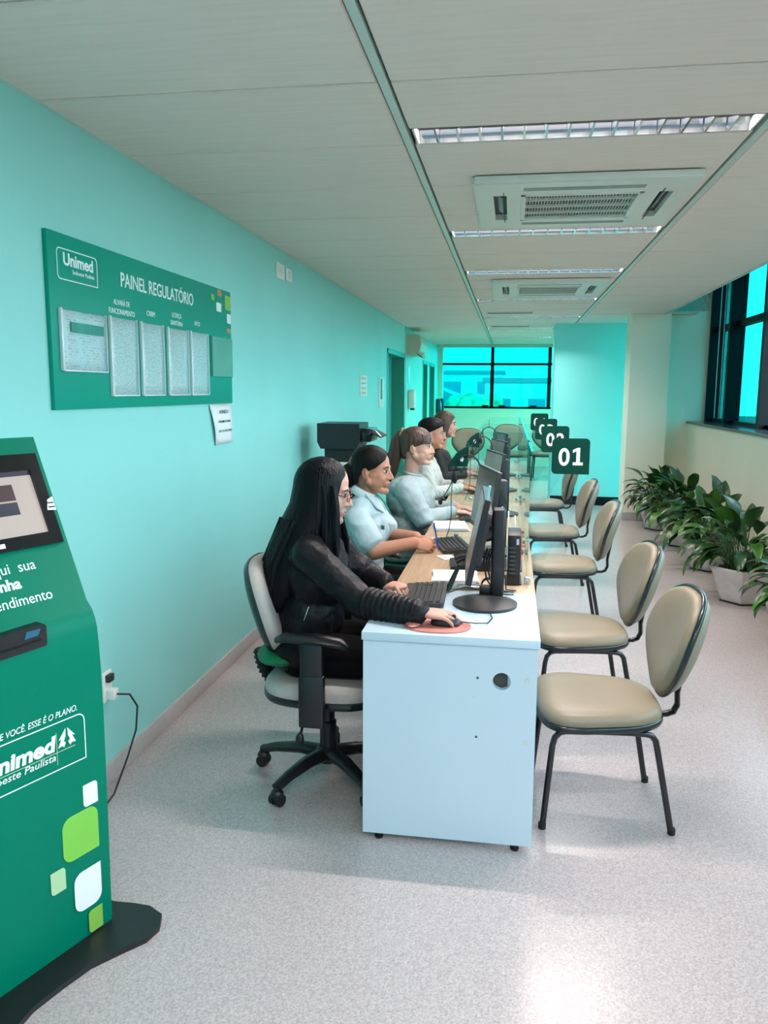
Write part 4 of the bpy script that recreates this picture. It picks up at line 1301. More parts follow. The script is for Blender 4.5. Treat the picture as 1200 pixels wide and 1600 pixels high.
# ================================================================== THINGS ON THE DESKS
def monitor(label, base, rz, panel, pz, tiltdeg, w=0.47, hgt=0.30, m='screen_dark', col=None, group='computer monitors on the desks'):
    """base: desk position of the foot; panel: centre of the screen; screen faces local -x turned by rz"""
    t = thing('computer_monitor', label, 'monitor', (base[0], base[1], DT), rz, group)
    R = Matrix.Rotation(-rz, 3, 'Z')
    pc = R @ Vector((panel[0] - base[0], panel[1] - base[1], 0)) + Vector((0, 0, pz - DT))
    cx = pc.x + 0.085
    MB().lathe([(0.118, 0.0), (0.122, 0.005), (0.122, 0.012), (0.10, 0.019), (0.03, 0.026)], (0, 0, 0), 40).build('foot', 'charcoal_plastic', t)
    MB().span((cx - 0.028, pc.y - 0.036, 0.016), (cx + 0.024, pc.y + 0.036, pc.z + 0.10), 0.010, 3).build('stand', 'black_plastic', t)
    T = Matrix.Translation(pc) @ Matrix.Rotation(math.radians(tiltdeg), 4, 'Y')
    def P(x, y, z): return T @ Vector((x, y, z))
    bd = MB().prism(round_rect(-w / 2, -hgt / 2, w / 2, hgt / 2, 0.006), lambda u, v, d: P(d, u, v), -0.010, 0.012).build('panel', 'black_plastic', t, ang=30)
    MB().prism(round_rect(-w / 2 + 0.012, -hgt / 2 + 0.02, w / 2 - 0.012, hgt / 2 - 0.012, 0.002), lambda u, v, d: P(d, u, v), -0.0108, -0.0095).build('display', m, bd, smooth=False)
    MB().prism(round_rect(-w / 2 + 0.07, -hgt / 2 + 0.05, w / 2 - 0.07, hgt / 2 - 0.05, 0.03), lambda u, v, d: P(d, u, v), 0.012, 0.032).build('rear_cover', 'charcoal_plastic', bd, ang=30)
    MB().tube([P(0.03, 0, 0), (cx - 0.02, pc.y, pc.z + 0.005)], 0.030, 12).build('hinge', 'black_plastic', t)
    return t, P
t1, P1f = monitor('black monitor on the white end desk, seen edge-on from the side', (-0.078, 2.99), 0.055, (-0.118, 3.09), 1.015, 11.5, w=0.44, hgt=0.325, m='screen_grey')
MB().span((-0.02, 0.085, 0.016), (0.03, 0.13, 0.05), 0.005).build('cable_clip', 'black_plastic', t1)
t2, P2f = monitor('black monitor with grey screen on the nearest wood desk', (-0.040, 4.02), 0.23, (-0.118, 4.05), 1.02, 8, w=0.46, hgt=0.32)
# strip coloured to stand for cyan light on the first monitor's top
cl_ = thing('cyan_lit_cap', 'pale blue sticky strip standing on top of the edge-on monitor', 'strip', (0, 0, 0))
cl_.location = (-0.072, 2.875, 1.174)
MB().box((0, 0, 0.026), (0.010, 0.020, 0.052), 0.002, rot=Matrix.Rotation(0.2, 3, 'Y')).build('strip', 'cap_cyan_light', cl_)
monitor('monitor of the ponytailed woman, third along the desks', (-0.055, 5.30), 0.25, (-0.11, 5.32), 1.02, 8, m='screen_grey')
monitor('monitor of the man with glasses, fourth along the desks', (-0.055, 6.62), 0.25, (-0.11, 6.64), 1.02, 8, m='screen_grey')
monitor('monitor of the woman in black, farthest along the desks', (-0.055, 7.85), 0.25, (-0.11, 7.87), 1.02, 8, m='screen_grey')

def keyboard(label, c, rz, L=0.36, W=0.145):
    t = thing('keyboard', label, 'keyboard', (c[0], c[1], DT), rz, 'keyboards on the desks')
    tilt = 0.06
    f = lambda u, v, d: Vector((u, v, d + (u + W / 2) * tilt))
    MB().prism(round_rect(-W / 2, -L / 2, W / 2, L / 2, 0.012), f, 0.0, 0.017).build('case', 'charcoal_plastic', t, ang=30)
    ks = MB()
    rows_, cols_ = 6, 19
    for i in range(rows_):
        u0 = W / 2 - 0.022 - 0.0195 * i - (0.006 if i > 0 else 0)
        for j in range(cols_):
            v0 = -L / 2 + 0.012 + (L - 0.024) * (j + 0.5) / cols_
            if j == 15 and i in (2, 3): continue
            a, b = 0.0082, (L - 0.024) / cols_ / 2 - 0.0012
            vs = []
            for (du, dv, dd) in ((-a, -b, 0.016), (a, -b, 0.016), (a, b, 0.016), (-a, b, 0.016), (-a * .8, -b * .8, 0.0235), (a * .8, -b * .8, 0.0235), (a * .8, b * .8, 0.0235), (-a * .8, b * .8, 0.0235)):
                vs.append(f(u0 + du, v0 + dv, dd))
            ks._add(vs, [[4, 5, 6, 7], [0, 1, 5, 4], [1, 2, 6, 5], [2, 3, 7, 6], [3, 0, 4, 7]])
    o = ks.build('keys', 'key_plastic', t, smooth=False)
    o['kind'] = 'stuff'
    return t
keyboard('black keyboard on the white end desk behind the pink mouse pad', (-0.315, 3.055), 0.03, L=0.34, W=0.165)
keyboard('black keyboard on the nearest wood desk by the woman in light blue', (-0.285, 4.11), 0.25, L=0.34, W=0.15)
keyboard('black keyboard in front of the ponytailed woman', (-0.24, 5.12), 0.1)
keyboard('black keyboard in front of the man with glasses', (-0.24, 6.50), 0.1)

# mouse, pad and cable on the end desk
t = thing('mouse_pad', 'pink oval mouse pad with wrist rest on the white end desk', 'mouse pad', (-0.232, 2.683, DT))
mo = []
for (u, v) in superellipse(0.117, 0.088, 2.3, 40): mo.append((u, v * (1.0 if u > -0.03 else 1.0 + 0.12 * u)))
MB().prism(mo, lambda u, v, w: Vector((u, v, w)), 0, 0.005).build('pad', 'pad_pink', t)
MB().ell((-0.080, 0, 0.0115), (0.028, 0.066, 0.010)).build('wrist_rest', 'pad_pink', t)
t = thing('computer_mouse', 'black computer mouse under the hand on the pink pad', 'mouse', (-0.203, 2.688, DT + 0.0052), 0.0)
mb = MB().pad(superellipse(0.052, 0.031, 2.5, 28), [(0.92, 0.0), (1.0, 0.006), (0.98, 0.014), (0.85, 0.025), (0.55, 0.033), (0.25, 0.035)], lambda u, v, w: Vector((u, v, w * (1 - 0.25 * max(0, u / 0.052)))))
mb.build('shell', 'black_plastic', t)
MB().tube([(0.028, -0.003, 0.030), (0.028, 0.003, 0.030)], 0.008, 12).build('wheel', 'charcoal_plastic', t)
tag(MB().tube([(-0.153, 2.688, DT + 0.018), (-0.10, 2.70, DT + 0.012), (-0.06, 2.73, DT + 0.006), (-0.045, 2.80, DT + 0.005), (-0.055, 2.865, DT + 0.005)], 0.0022, 6).build('mouse_cable', 'cord_black'), 'thin black mouse cable curving to the monitor foot', 'cable')
tag(MB().tube([(-0.235, 3.10, DT + 0.012), (-0.20, 3.13, DT + 0.02), (-0.16, 3.14, DT + 0.03), (-0.12, 3.125, DT + 0.028), (-0.06, 3.13, DT + 0.016), (0.0, 3.135, DT + 0.008), (0.03, 3.15, DT + 0.005)], 0.0032, 6).build('keyboard_cable', 'cord_black'), 'black keyboard cable looping behind the monitor foot', 'cable')
# bundle of cables behind the first monitor
t = thing('cable_bundle', 'tangle of black cables hanging behind the edge-on monitor', 'cables', (-0.02, 3.17, DT))
random.seed(4)
for k in range(5):
    a = random.uniform(-0.03, 0.03); b = random.uniform(-0.01, 0.03)
    MB().tube([(-0.03 + a, -0.02 + b, 0.19), (-0.045 + a, b, 0.13), (-0.02 + a * 1.5, b, 0.06), (-0.005 + a, b + 0.01, 0.012), (0.035 + a, b + 0.02, 0.006)], 0.0035, 6).build('cable', 'cord_black', t)
for k in range(4):
    pts = []
    for i in range(17):
        q = 2 * PI * i / 16
        pts.append((-0.05 + 0.028 * math.cos(q), -0.01 + 0.008 * k, 0.034 + 0.028 * math.sin(q)))
    MB().tube(pts, 0.0030, 6).build('cable_loop', 'cord_black', t)

# slim black computer standing behind the first monitor
t = thing('mini_computer', 'slim upright black mini computer behind the edge-on monitor', 'computer', (0.030, 3.42, DT))
MB().span((-0.028, -0.10, 0.004), (0.026, 0.10, 0.215), 0.004).build('case', 'black_plastic', t)
MB().span((-0.036, -0.085, 0.0), (0.034, 0.085, 0.006), 0.002).build('foot', 'charcoal_plastic', t)
for k in range(7):
    MB().span((-0.020, -0.1012, 0.05 + 0.018 * k), (0.006, -0.099, 0.056 + 0.018 * k)).build('vent', 'hole_dark', t, smooth=False)
MB().span((0.008, -0.1015, 0.175), (0.018, -0.099, 0.20)).build('label', 'chrome', t, smooth=False)
t = thing('folder_stack', 'clear tray of papers behind the mini computer', 'tray', (0.02, 3.72, DT))
for k in range(3):
    MB().span((-0.05 + 0.03 * k, -0.12, 0.0), (-0.045 + 0.03 * k, 0.12, 0.26 - 0.02 * k)).build('sheet', 'paper', t, smooth=False)
MB().span((-0.07, -0.13, 0.0), (0.05, 0.13, 0.006), 0.002).build('base', 'charcoal_plastic', t)
tag(MB().span((0.055, 3.88, DT), (0.069, 3.94, DT + 0.14), 0.003).build('red_card', 'red_plastic'), 'small red card standing behind the mini computer', 'card')

def papers(name, label, c, rz, w, l, n, cat='papers'):
    t = thing(name, label, cat, (c[0], c[1], DT), rz)
    random.seed(int(c[1] * 100))
    for k in range(n):
        MB().box((random.uniform(-.006, .006), random.uniform(-.006, .006), 0.0018 + 0.0032 * k), (w, l, 0.0028), rot=Matrix.Rotation(random.uniform(-.06, .06), 3, 'Z')).build('sheet', 'paper', t, smooth=False)
    return t
papers('paper_stack', 'white papers lying before the black keyboard on the nearest wood desk', (-0.22, 3.42), 0.1, 0.19, 0.21, 4)
papers('paper_stack', 'stack of white papers beside the arm of the ponytailed woman', (-0.34, 4.72), 0.2, 0.19, 0.27, 6)
papers('paper_stack', 'white sheets under the hands of the woman in light blue', (-0.405, 4.22), 0.2, 0.10, 0.20, 2)
t = papers('note_slip', 'small white note under the pen beside the writing hand', (-0.29, 3.84), 0.5, 0.075, 0.10, 1, 'note')
MB().span((-0.02, 0.0, 0.0036), (0.02, 0.006, 0.0042)).build('print_line', 'charcoal_plastic', t, smooth=False)
# document binder clip board lying next to keyboard
t = thing('clipboard', 'transparent clipboard with chrome clip behind the white end desk', 'clipboard', (-0.15, 3.245, DT), 0.03)
MB().span((-0.12, -0.032, 0.0), (0.13, 0.032, 0.006), 0.002).build('board', 'acrylic_edge', t)
MB().span((-0.05, -0.03, 0.006), (0.05, 0.0, 0.016), 0.003).build('clip', 'chrome', t)
t = thing('telephone', 'black desk telephone between the keyboard and monitor on the nearest wood desk', 'telephone', (-0.17, 3.66, DT), 0.1)
mb = MB().prism([(-0.09, 0.0), (0.09, 0.0), (0.09, 0.05), (-0.09, 0.018)], lambda u, v, w: Vector((u, w, v)), -0.10, 0.10)
mb.build('base', 'black_plastic', t, smooth=False)
MB().tube([(-0.07, -0.075, 0.05), (-0.03, -0.075, 0.066), (0.04, -0.075, 0.078), (0.08, -0.075, 0.075)], [0.024, 0.016, 0.016, 0.024], 10).build('handset', 'black_gloss', t)
MB().span((-0.045, -0.02, 0.034), (0.05, 0.08, 0.043), 0.002).build('keypad', 'key_plastic', t)
t = thing('black_rod', 'short black rod leaning left of the cable tangle on the end desk', 'antenna', (-0.235, 3.16, DT))  # plain black rod, a stiff piece of cable
MB().tube([(0, 0, 0.004), (0.02, 0.01, 0.05), (0.045, 0.02, 0.11)], [0.012, 0.011, 0.008], 10).build('rod', 'black_plastic', t)

def headset(label, loc, rz, band=True):
    t = thing('headset', label, 'headset', loc, rz, 'call headsets hanging at the desks')
    pts = []
    for i in range(19):
        a = PI * i / 18
        pts.append((0.075 * math.cos(a), 0, -0.09 + 0.10 * math.sin(a) if True else 0))
    MB().tube(pts, 0.0045, 8, flat=(1, 1.6)).build('headband', 'black_plastic', t)
    for s in (-1, 1):
        MB().ell((s * 0.070, 0, -0.115), (0.014, 0.030, 0.032)).build('ear_cushion', 'rubber', t)
        MB().ell((s * 0.083, 0, -0.115), (0.008, 0.022, 0.024)).build('ear_cup', 'black_plastic', t)
    bo_ = MB().tube([(-0.083, 0, -0.13), (-0.10, -0.01, -0.165), (-0.135, -0.03, -0.215), (-0.15, -0.04, -0.235)], 0.003, 6).build('boom', 'black_plastic', t)
    MB().ell((-0.153, -0.042, -0.24), (0.012, 0.011, 0.016)).build('mic_foam', 'rubber', bo_)
    MB().tube([(0.0, 0.012, 0.072), (0.0, -0.006, 0.066), (0.0, -0.008, 0.03), (0.0, -0.006, 0.005), (0.0, 0.006, 0.002)], 0.0025, 6).build('hanger', 'black_metal', t)
    MB().tube([(-0.083, 0.0, -0.14), (-0.088, -0.004, -0.22), (-0.086, -0.006, -0.32), (-0.098, -0.01, -0.40), (-0.12, -0.02, -0.455)], 0.0022, 6).build('cord', 'cord_black', t)
    return t
headset('black call headset with boom microphone hanging on the nearest cross partition', (-0.225, 4.352, DT + 0.455), 0.25)
headset('black headset hanging on the second cross partition', (-0.20, 5.912, DT + 0.47), 0.1)
headset('black headset hanging on the third cross partition', (-0.20, 7.492, DT + 0.47), 0.1)

# ================================================================== POTTED PLANTS
random.seed(11)
def leaf_mesh(name, L, W, rise, out, droop, petiole):
    """one leaf with stalk: stalk rises and the blade arches outwards; local +x is outwards"""
    mb = MB()
    pts = []
    p = Vector((0, 0, 0))
    ang = rise
    seg = 5
    for i in range(seg + 1):
        pts.append(p.copy())
        p = p + Vector((math.cos(ang), 0, math.sin(ang))) * (petiole / seg)
        ang -= out / seg
    mb.tube(pts, [0.0045 - 0.0005 * i for i in range(seg + 1)], 5, caps=False)
    n = 8
    q = pts[-1].copy()
    left, mid, right = [], [], []
    for i in range(n + 1):
        u = i / n
        w = W * (math.sin(PI * min(1, u ** 0.8)) ** 0.8) * (1 - 0.15 * u) + 0.001
        nrm = Vector((-math.sin(ang), 0, math.cos(ang)))
        wav = 0.12 * w * math.sin(u * 11)
        mid.append(mb.bm.verts.new(q))
        left.append(mb.bm.verts.new(q + Vector((0, w, 0)) + nrm * (0.35 * w + wav)))
        right.append(mb.bm.verts.new(q + Vector((0, -w, 0)) + nrm * (0.35 * w - wav)))
        q = q + Vector((math.cos(ang), 0, math.sin(ang))) * (L / n)
        ang -= droop / n
    for i in range(n):
        mb.bm.faces.new([mid[i], mid[i + 1], left[i + 1], left[i]])
        mb.bm.faces.new([right[i], right[i + 1], mid[i + 1], mid[i]])
    me = bpy.data.meshes.new(name)
    mb.bm.to_mesh(me); mb.bm.free()
    me.shade_smooth()
    return me
LEAVES = []
for k, (L, W, rise, out, droop, pet) in enumerate(((0.26, 0.045, 1.35, 0.35, 1.5, 0.26), (0.24, 0.040, 1.15, 0.5, 1.7, 0.24), (0.22, 0.036, 0.9, 0.6, 1.6, 0.20), (0.28, 0.052, 1.45, 0.25, 1.1, 0.30),
                                                   (0.24, 0.042, 0.7, 0.6, 1.5, 0.22), (0.20, 0.060, 1.45, 0.15, 0.45, 0.30))):
    for m in ('leaf_dark', 'leaf_mid', 'leaf_deep'):
        me = leaf_mesh('leaf', L, W, rise, out, droop, pet)
        me.materials.append(MATS[m])
        LEAVES.append(me)
def plant(label, loc, rz, n, scale, ptop=0.27, pbase=0.17, ph=0.26):
    t = thing('potted_plant', label, 'potted plant', loc, rz, 'potted plants along the window wall')
    prf = [(pbase, 0.0), (pbase + 0.004, 0.01), (ptop - 0.012, ph - 0.03), (ptop, ph - 0.012), (ptop, ph), (ptop - 0.018, ph), (ptop - 0.03, ph - 0.04)]
    MB().lathe(prf, (0, 0, 0.012), 6).build('pot', 'pot_ceramic', t, ang=20)
    MB().lathe([(pbase + 0.012, 0.0), (pbase + 0.012, 0.012)], (0, 0, 0), 6).build('saucer', 'black_plastic', t, smooth=False)
    MB().lathe([(ptop - 0.06, 0.0), (ptop - 0.05, 0.006), (ptop - 0.12, 0.014)], (0, 0, ph - 0.025), 6).build('soil', 'soil', t)
    for k in range(n):
        u = (k + 0.5) / n
        kind = 5 if u < 0.05 else 3 if u < 0.16 else 0 if u < 0.36 else 1 if u < 0.62 else 2 if u < 0.84 else 4
        me = LEAVES[kind * 3 + random.choice((0, 0, 1, 2))]
        o = bpy.data.objects.new('leaf', me)
        COL.objects.link(o); o.parent = t
        a = random.uniform(0, 2 * PI)
        r = random.uniform(0.01, 0.14)
        o.location = (r * math.cos(a), r * math.sin(a), ph - 0.01)
        o.rotation_euler = (random.uniform(-0.18, 0.18), random.uniform(-0.2, 0.2), a + random.uniform(-0.5, 0.5))
        s = scale * random.uniform(0.8, 1.2)
        w = math.cos(o.rotation_euler[2] + rz)          # leaves towards the wall are pressed upright and short
        if w > 0.25:
            s *= 0.52
            o.rotation_euler[1] -= 0.45 * w
        o.scale = (s, s, s)
    return t
plant('leafy potted plant nearest the viewer, cut by the right edge of the picture', (1.84, 5.15, 0), 0.3, 60, 0.80)
plant('leafy plant in a white pot, second in the row under the side windows', (1.78, 6.28, 0), 0.2, 100, 1.05)
plant('leafy plant in a white pot, third in the row under the side windows', (1.80, 7.42, 0), 0.2, 100, 1.0)
plant('leafy plant in a white pot, fourth in the row under the side windows', (1.80, 8.55, 0), 0.5, 95, 0.95)
plant('leafy potted plant farthest back, next to the column', (1.74, 9.55, 0), 0.2, 110, 0.88)

# ================================================================== OUTSIDE
structure(MB().span((-150, -120, -7.2), (260, 320, -7.0)).build('ground_outside', 'grass_out', smooth=False))
def tree(label, loc, h, r, seed):
    t = thing('tree', label, 'tree', loc, 0, 'trees outside the windows')
    random.seed(seed)
    MB().tube([(0, 0, 0), (0.1, 0, h * 0.3), (0, 0.1, h * 0.6)], [0.28, 0.22, 0.12], 8).build('trunk', 'bark_out', t)
    mb = MB()
    for k in range(16):
        a = random.uniform(0, 2 * PI); q = r * random.uniform(0.1, 0.7)
        z = h * random.uniform(0.45, 0.92)
        s = r * random.uniform(0.30, 0.55)
        mb.ell((q * math.cos(a), q * math.sin(a), z), (s, s, s * 0.8), nu=10, nv=7)
    me = blob_mesh(mb, 0.35, 1)
    displace(me, lambda q: 0.5 * noise.noise(q * 0.9))
    obj_from_mesh('crown', me, 'foliage_out', t)
for k, (x, y, h, r) in enumerate(((-7.6, 47, 8.3, 3.4), (-2.2, 53, 8.0, 3.2), (2.2, 44, 7.2, 3.0), (6.5, 56, 8.6, 4.0), (-11, 60, 9.0, 5.0))):
    tree(['broad tree outside the far window, at its left side', 'rounded tree outside the far window, left of the middle post', 'small tree outside the far window, before the pale building', 'tree outside the far window, at its right side', 'large tree farthest left outside the far window'][k], (x, y, -7), h, r, 20 + k)
def building(label, loc, size, m, roof, win=3, floors=2, gable=False, face=(0, -1)):
    t = thing('building', label, 'building', loc, 0, 'buildings outside the windows')
    w, d, h = size
    MB().span((-w / 2, -d / 2, 0), (w / 2, d / 2, h)).build('walls', m, t, smooth=False)
    if gable:
        MB().prism([(-w / 2 - 0.5, h), (w / 2 + 0.5, h), (0, h + w * 0.22)], lambda u, v, q: Vector((u, q, v)), -d / 2 - 0.5, d / 2 + 0.5).build('roof', roof, t, smooth=False)
    else:
        MB().span((-w / 2 - 0.2, -d / 2 - 0.2, h), (w / 2 + 0.2, d / 2 + 0.2, h + 0.35)).build('roof', roof, t, smooth=False)
    for f in range(floors):
        for k in range(win):
            z = h * (f + 0.35) / floors
            if face[1]:
                x = -w / 2 + w * (k + 0.5) / win
                MB().span((x - w / win * 0.25, -d / 2 - 0.06, z), (x + w / win * 0.25, -d / 2 + 0.02, z + h / floors * 0.4)).build('window', 'pane_out', t, smooth=False)
            else:
                y = -d / 2 + d * (k + 0.5) / win
                MB().span((-w / 2 - 0.06, y - d / win * 0.25, z), (-w / 2 + 0.02, y + d / win * 0.25, z + h / floors * 0.4)).build('window', 'pane_out', t, smooth=False)
building('pale building with flat roof outside the far window, right of the middle post', (1.8, 64, -7), (7.5, 8, 9.2), 'render_out', 'roof_out', 3, 2)
building('low house with gable roof outside the far window, left of the middle post', (-8.0, 71, -7), (10, 9, 7.4), 'render_grey', 'roof_out', 3, 1, True)
building('long grey building far outside the far window', (-14, 95, -7), (26, 9, 10.5), 'render_grey', 'roof_out', 7, 3)
building('long low building outside the side windows', (48, 60, -7), (12, 46, 6.0), 'render_out', 'roof_out', 6, 1, False, (1, 0))
building('taller building far outside the side windows', (75, 110, -7), (18, 30, 10.0), 'render_grey', 'roof_out', 5, 3, False, (1, 0))
for k, (x, y, h, r) in enumerate(((24, 62, 7.6, 4.5), (30, 80, 8.2, 5.0), (19, 44, 6.4, 3.5))):
    tree(['tree outside the side window, middle one of three', 'tree outside the side window, farthest of three', 'tree outside the side window, nearest of three'][k], (x, y, -7), h, r, 40 + k)

# ================================================================== PEOPLE
def head_matrix(H, pitch=0.0, yaw=0.0, roll=0.0, s=1.0):
    return Matrix.Translation(Vector(H)) @ Matrix.Rotation(yaw, 4, 'Z') @ Matrix.Rotation(pitch, 4, 'Y') @ Matrix.Rotation(roll, 4, 'X') @ Matrix.Scale(s, 4)

class HB(MB):
    """mesh builder working through a matrix (for head-local shapes)"""
    def __init__(self, M=None):
        super().__init__()
        self.M = M or Matrix.Identity(4)
    def hell(self, c, r, rot=None, nu=18, nv=12):
        R = self.M.to_3x3()
        s = R.col[0].length
        Rn = R.normalized() if hasattr(R, 'normalized') else R
        q = Matrix([R[i].copy() for i in range(3)])
        q = q * (1 / s)
        rr = q @ rot if rot else q
        return self.ell(self.M @ Vector(c), tuple(x * s for x in r), rr, nu, nv)
    def hcap(self, a, b, ra, rb, n=12):
        s = self.M.to_3x3().col[0].length
        return self.cap(self.M @ Vector(a), self.M @ Vector(b), ra * s, rb * s, n)
    def htube(self, pts, r, n=10, flat=None, up=None):
        s = self.M.to_3x3().col[0].length
        rs = [x * s for x in r] if isinstance(r, (list, tuple)) else r * s
        u = (self.M.to_3x3() @ Vector(up)) if up else None
        return self.tube([self.M @ Vector(p) for p in pts], rs, n, flat, True, u)

def add_head(b, male=False, full=1.0):
    b.hell((-0.012, 0, 0.042), (0.098, 0.077, 0.092))
    b.hell((0.018, 0, -0.012), (0.074, 0.064 * full, 0.100))
    b.hell((0.078, 0, 0.028), (0.013, 0.046, 0.014))
    b.hcap((0.086, 0, 0.018), (0.106, 0, -0.020), 0.0075, 0.0095)
    b.hell((0.107, 0, -0.0245), (0.0115, 0.0105, 0.0095))
    for s in (-1, 1):
        b.hell((0.095, s * 0.0125, -0.027), (0.010, 0.0065, 0.0075))
        b.hell((0.052, s * 0.038, -0.026), (0.030, 0.024, 0.034))
        b.hell((0.030, s * 0.046 * full, -0.050), (0.040, 0.020, 0.032))
        b.hcap((-0.002, s * 0.056 * full, -0.045), (0.062, s * 0.022, -0.092), 0.020 * full, 0.017)
        b.hell((-0.012, s * 0.079, -0.004), (0.0175, 0.009, 0.030), Matrix.Rotation(-0.2, 3, 'Y'))
        b.hell((-0.008, s * 0.074, -0.028), (0.010, 0.008, 0.010))
    b.hell((0.076, 0, -0.056), (0.020, 0.027, 0.024))
    b.hell((0.091, 0, -0.0525), (0.0075, 0.019, 0.0055))
    b.hell((0.0895, 0, -0.0635), (0.0075, 0.016, 0.0055))
    b.hell((0.073, 0, -0.093), (0.021, 0.025, 0.018))
    b.hell((0.03, 0, -0.085), (0.05, 0.045 * full, 0.025))
    # skull base so that the neck joins well
    b.hell((-0.04, 0, -0.03), (0.055, 0.060, 0.06))

def hand(b, fb, W, d, nrm, thumb_side, curls, spread=0.05, s=1.0, thumb=(0.55, 0.75, -0.35)):
    """palm goes into the body volume b, fingers into fb. d forward, nrm back of hand, thumb_side lateral unit vector towards the thumb"""
    d = Vector(d).normalized()
    nrm = (Vector(nrm) - d * Vector(nrm).dot(d)).normalized()
    t = d.cross(nrm)
    if t.dot(Vector(thumb_side)) < 0: t = -t
    W = Vector(W)
    R = Matrix((d, t, nrm)).transposed()
    b.ell(W + d * 0.050 * s, (0.052 * s, 0.040 * s, 0.0155 * s), R)
    b.ell(W + d * 0.070 * s - nrm * 0.002, (0.026 * s, 0.041 * s, 0.013 * s), R)
    b.ell(W + d * 0.030 * s + t * 0.022 * s - nrm * 0.008, (0.030 * s, 0.018 * s, 0.015 * s), R)
    specs = ((0.0305, 0.068, 0.0083), (0.0105, 0.077, 0.0086), (-0.0095, 0.071, 0.0083), (-0.0290, 0.056, 0.0072))
    nails = []
    for k, (off, L, r) in enumerate(specs):
        p = W + (d * (0.080 - 0.004 * abs(k - 1)) + t * off) * s
        dr = (d + t * (off / 0.03) * spread).normalized()
        n = nrm.copy()
        pts = [p - dr * 0.012 * s, p]
        c = curls[k]
        for (fr, cc) in ((0.46, c * 0.9), (0.30, c * 1.1), (0.24, c * 0.8)):
            ax = dr.cross(n).normalized()
            q = Matrix.Rotation(-cc, 3, ax)
            q1 = q @ dr
            if q1.dot(n) > dr.dot(n): q = Matrix.Rotation(cc, 3, ax)
            dr = (q @ dr).normalized(); n = (q @ n).normalized()
            m_ = p + dr * L * fr * s * 0.5
            pts.append(m_)
            p = p + dr * L * fr * s
            pts.append(p)
        rs = [r, r * 1.03, r * 0.97, r * 1.0, r * 0.90, r * 0.92, r * 0.84, r * 0.62]
        fb.tube(pts, [x * s for x in rs], 10)
        fb.ell(p, (r * 0.64 * s,) * 3, nu=8, nv=6)
        nails.append((p - dr * 0.006 * s + n * r * 0.62 * s, dr, n, r * s))
    td = (d * thumb[0] + t * thumb[1] + nrm * thumb[2]).normalized()
    p0 = W + (d * 0.018 + t * 0.022 - nrm * 0.006) * s
    p1 = p0 + td * 0.034 * s
    td2 = (td + d * 0.55).normalized()
    p2 = p1 + td2 * 0.030 * s
    p3 = p2 + (td2 + d * 0.3).normalized() * 0.024 * s
    fb.tube([p0, p1, (p1 + p2) / 2, p2, p3], [0.0125 * s, 0.0105 * s, 0.0095 * s, 0.0098 * s, 0.0065 * s], 10)
    fb.ell(p3, (0.0066 * s,) * 3, nu=8, nv=6)
    return nails

def shell(M, rings, name, m, parent, inner=0.86, n=40, bumps=0.0, seed=1):
    """hair shell: rings = (z, cx, rx, ry, open) ; open = half angle left free at the front (face)"""
    mb = MB()
    outer, inn = [], []
    random.seed(seed)
    ph = [random.uniform(0, 6) for _ in range(6)]
    for (z, cx, rx, ry, op) in rings:
        ro, ri = [], []
        for i in range(n + 1):
            a = op + (2 * PI - 2 * op) * i / n
            k = 1.0 + bumps * (math.sin(a * 17 + ph[0] + z * 9) * 0.5 + math.sin(a * 31 + ph[1] - z * 14) * 0.5)
            ro.append(mb.bm.verts.new(M @ Vector((cx + rx * k * math.cos(a), ry * k * math.sin(a), z))))
            ri.append(mb.bm.verts.new(M @ Vector((cx + rx * inner * math.cos(a), ry * inner * math.sin(a), z))))
        outer.append(ro); inn.append(ri)
    for i in range(len(rings) - 1):
        for j in range(n):
            mb.bm.faces.new([outer[i][j], outer[i][j + 1], outer[i + 1][j + 1], outer[i + 1][j]])
            mb.bm.faces.new([inn[i][j + 1], inn[i][j], inn[i + 1][j], inn[i + 1][j + 1]])
        for j in (0, n):
            mb.bm.faces.new([outer[i][j], outer[i + 1][j], inn[i + 1][j], inn[i][j]])
    for r_, q in ((0, 0), (len(rings) - 1, 1)):
        for j in range(n):
            mb.bm.faces.new([outer[r_][j], outer[r_][j + 1], inn[r_][j + 1], inn[r_][j]])
    return mb.build(name, m, parent, ang=80)

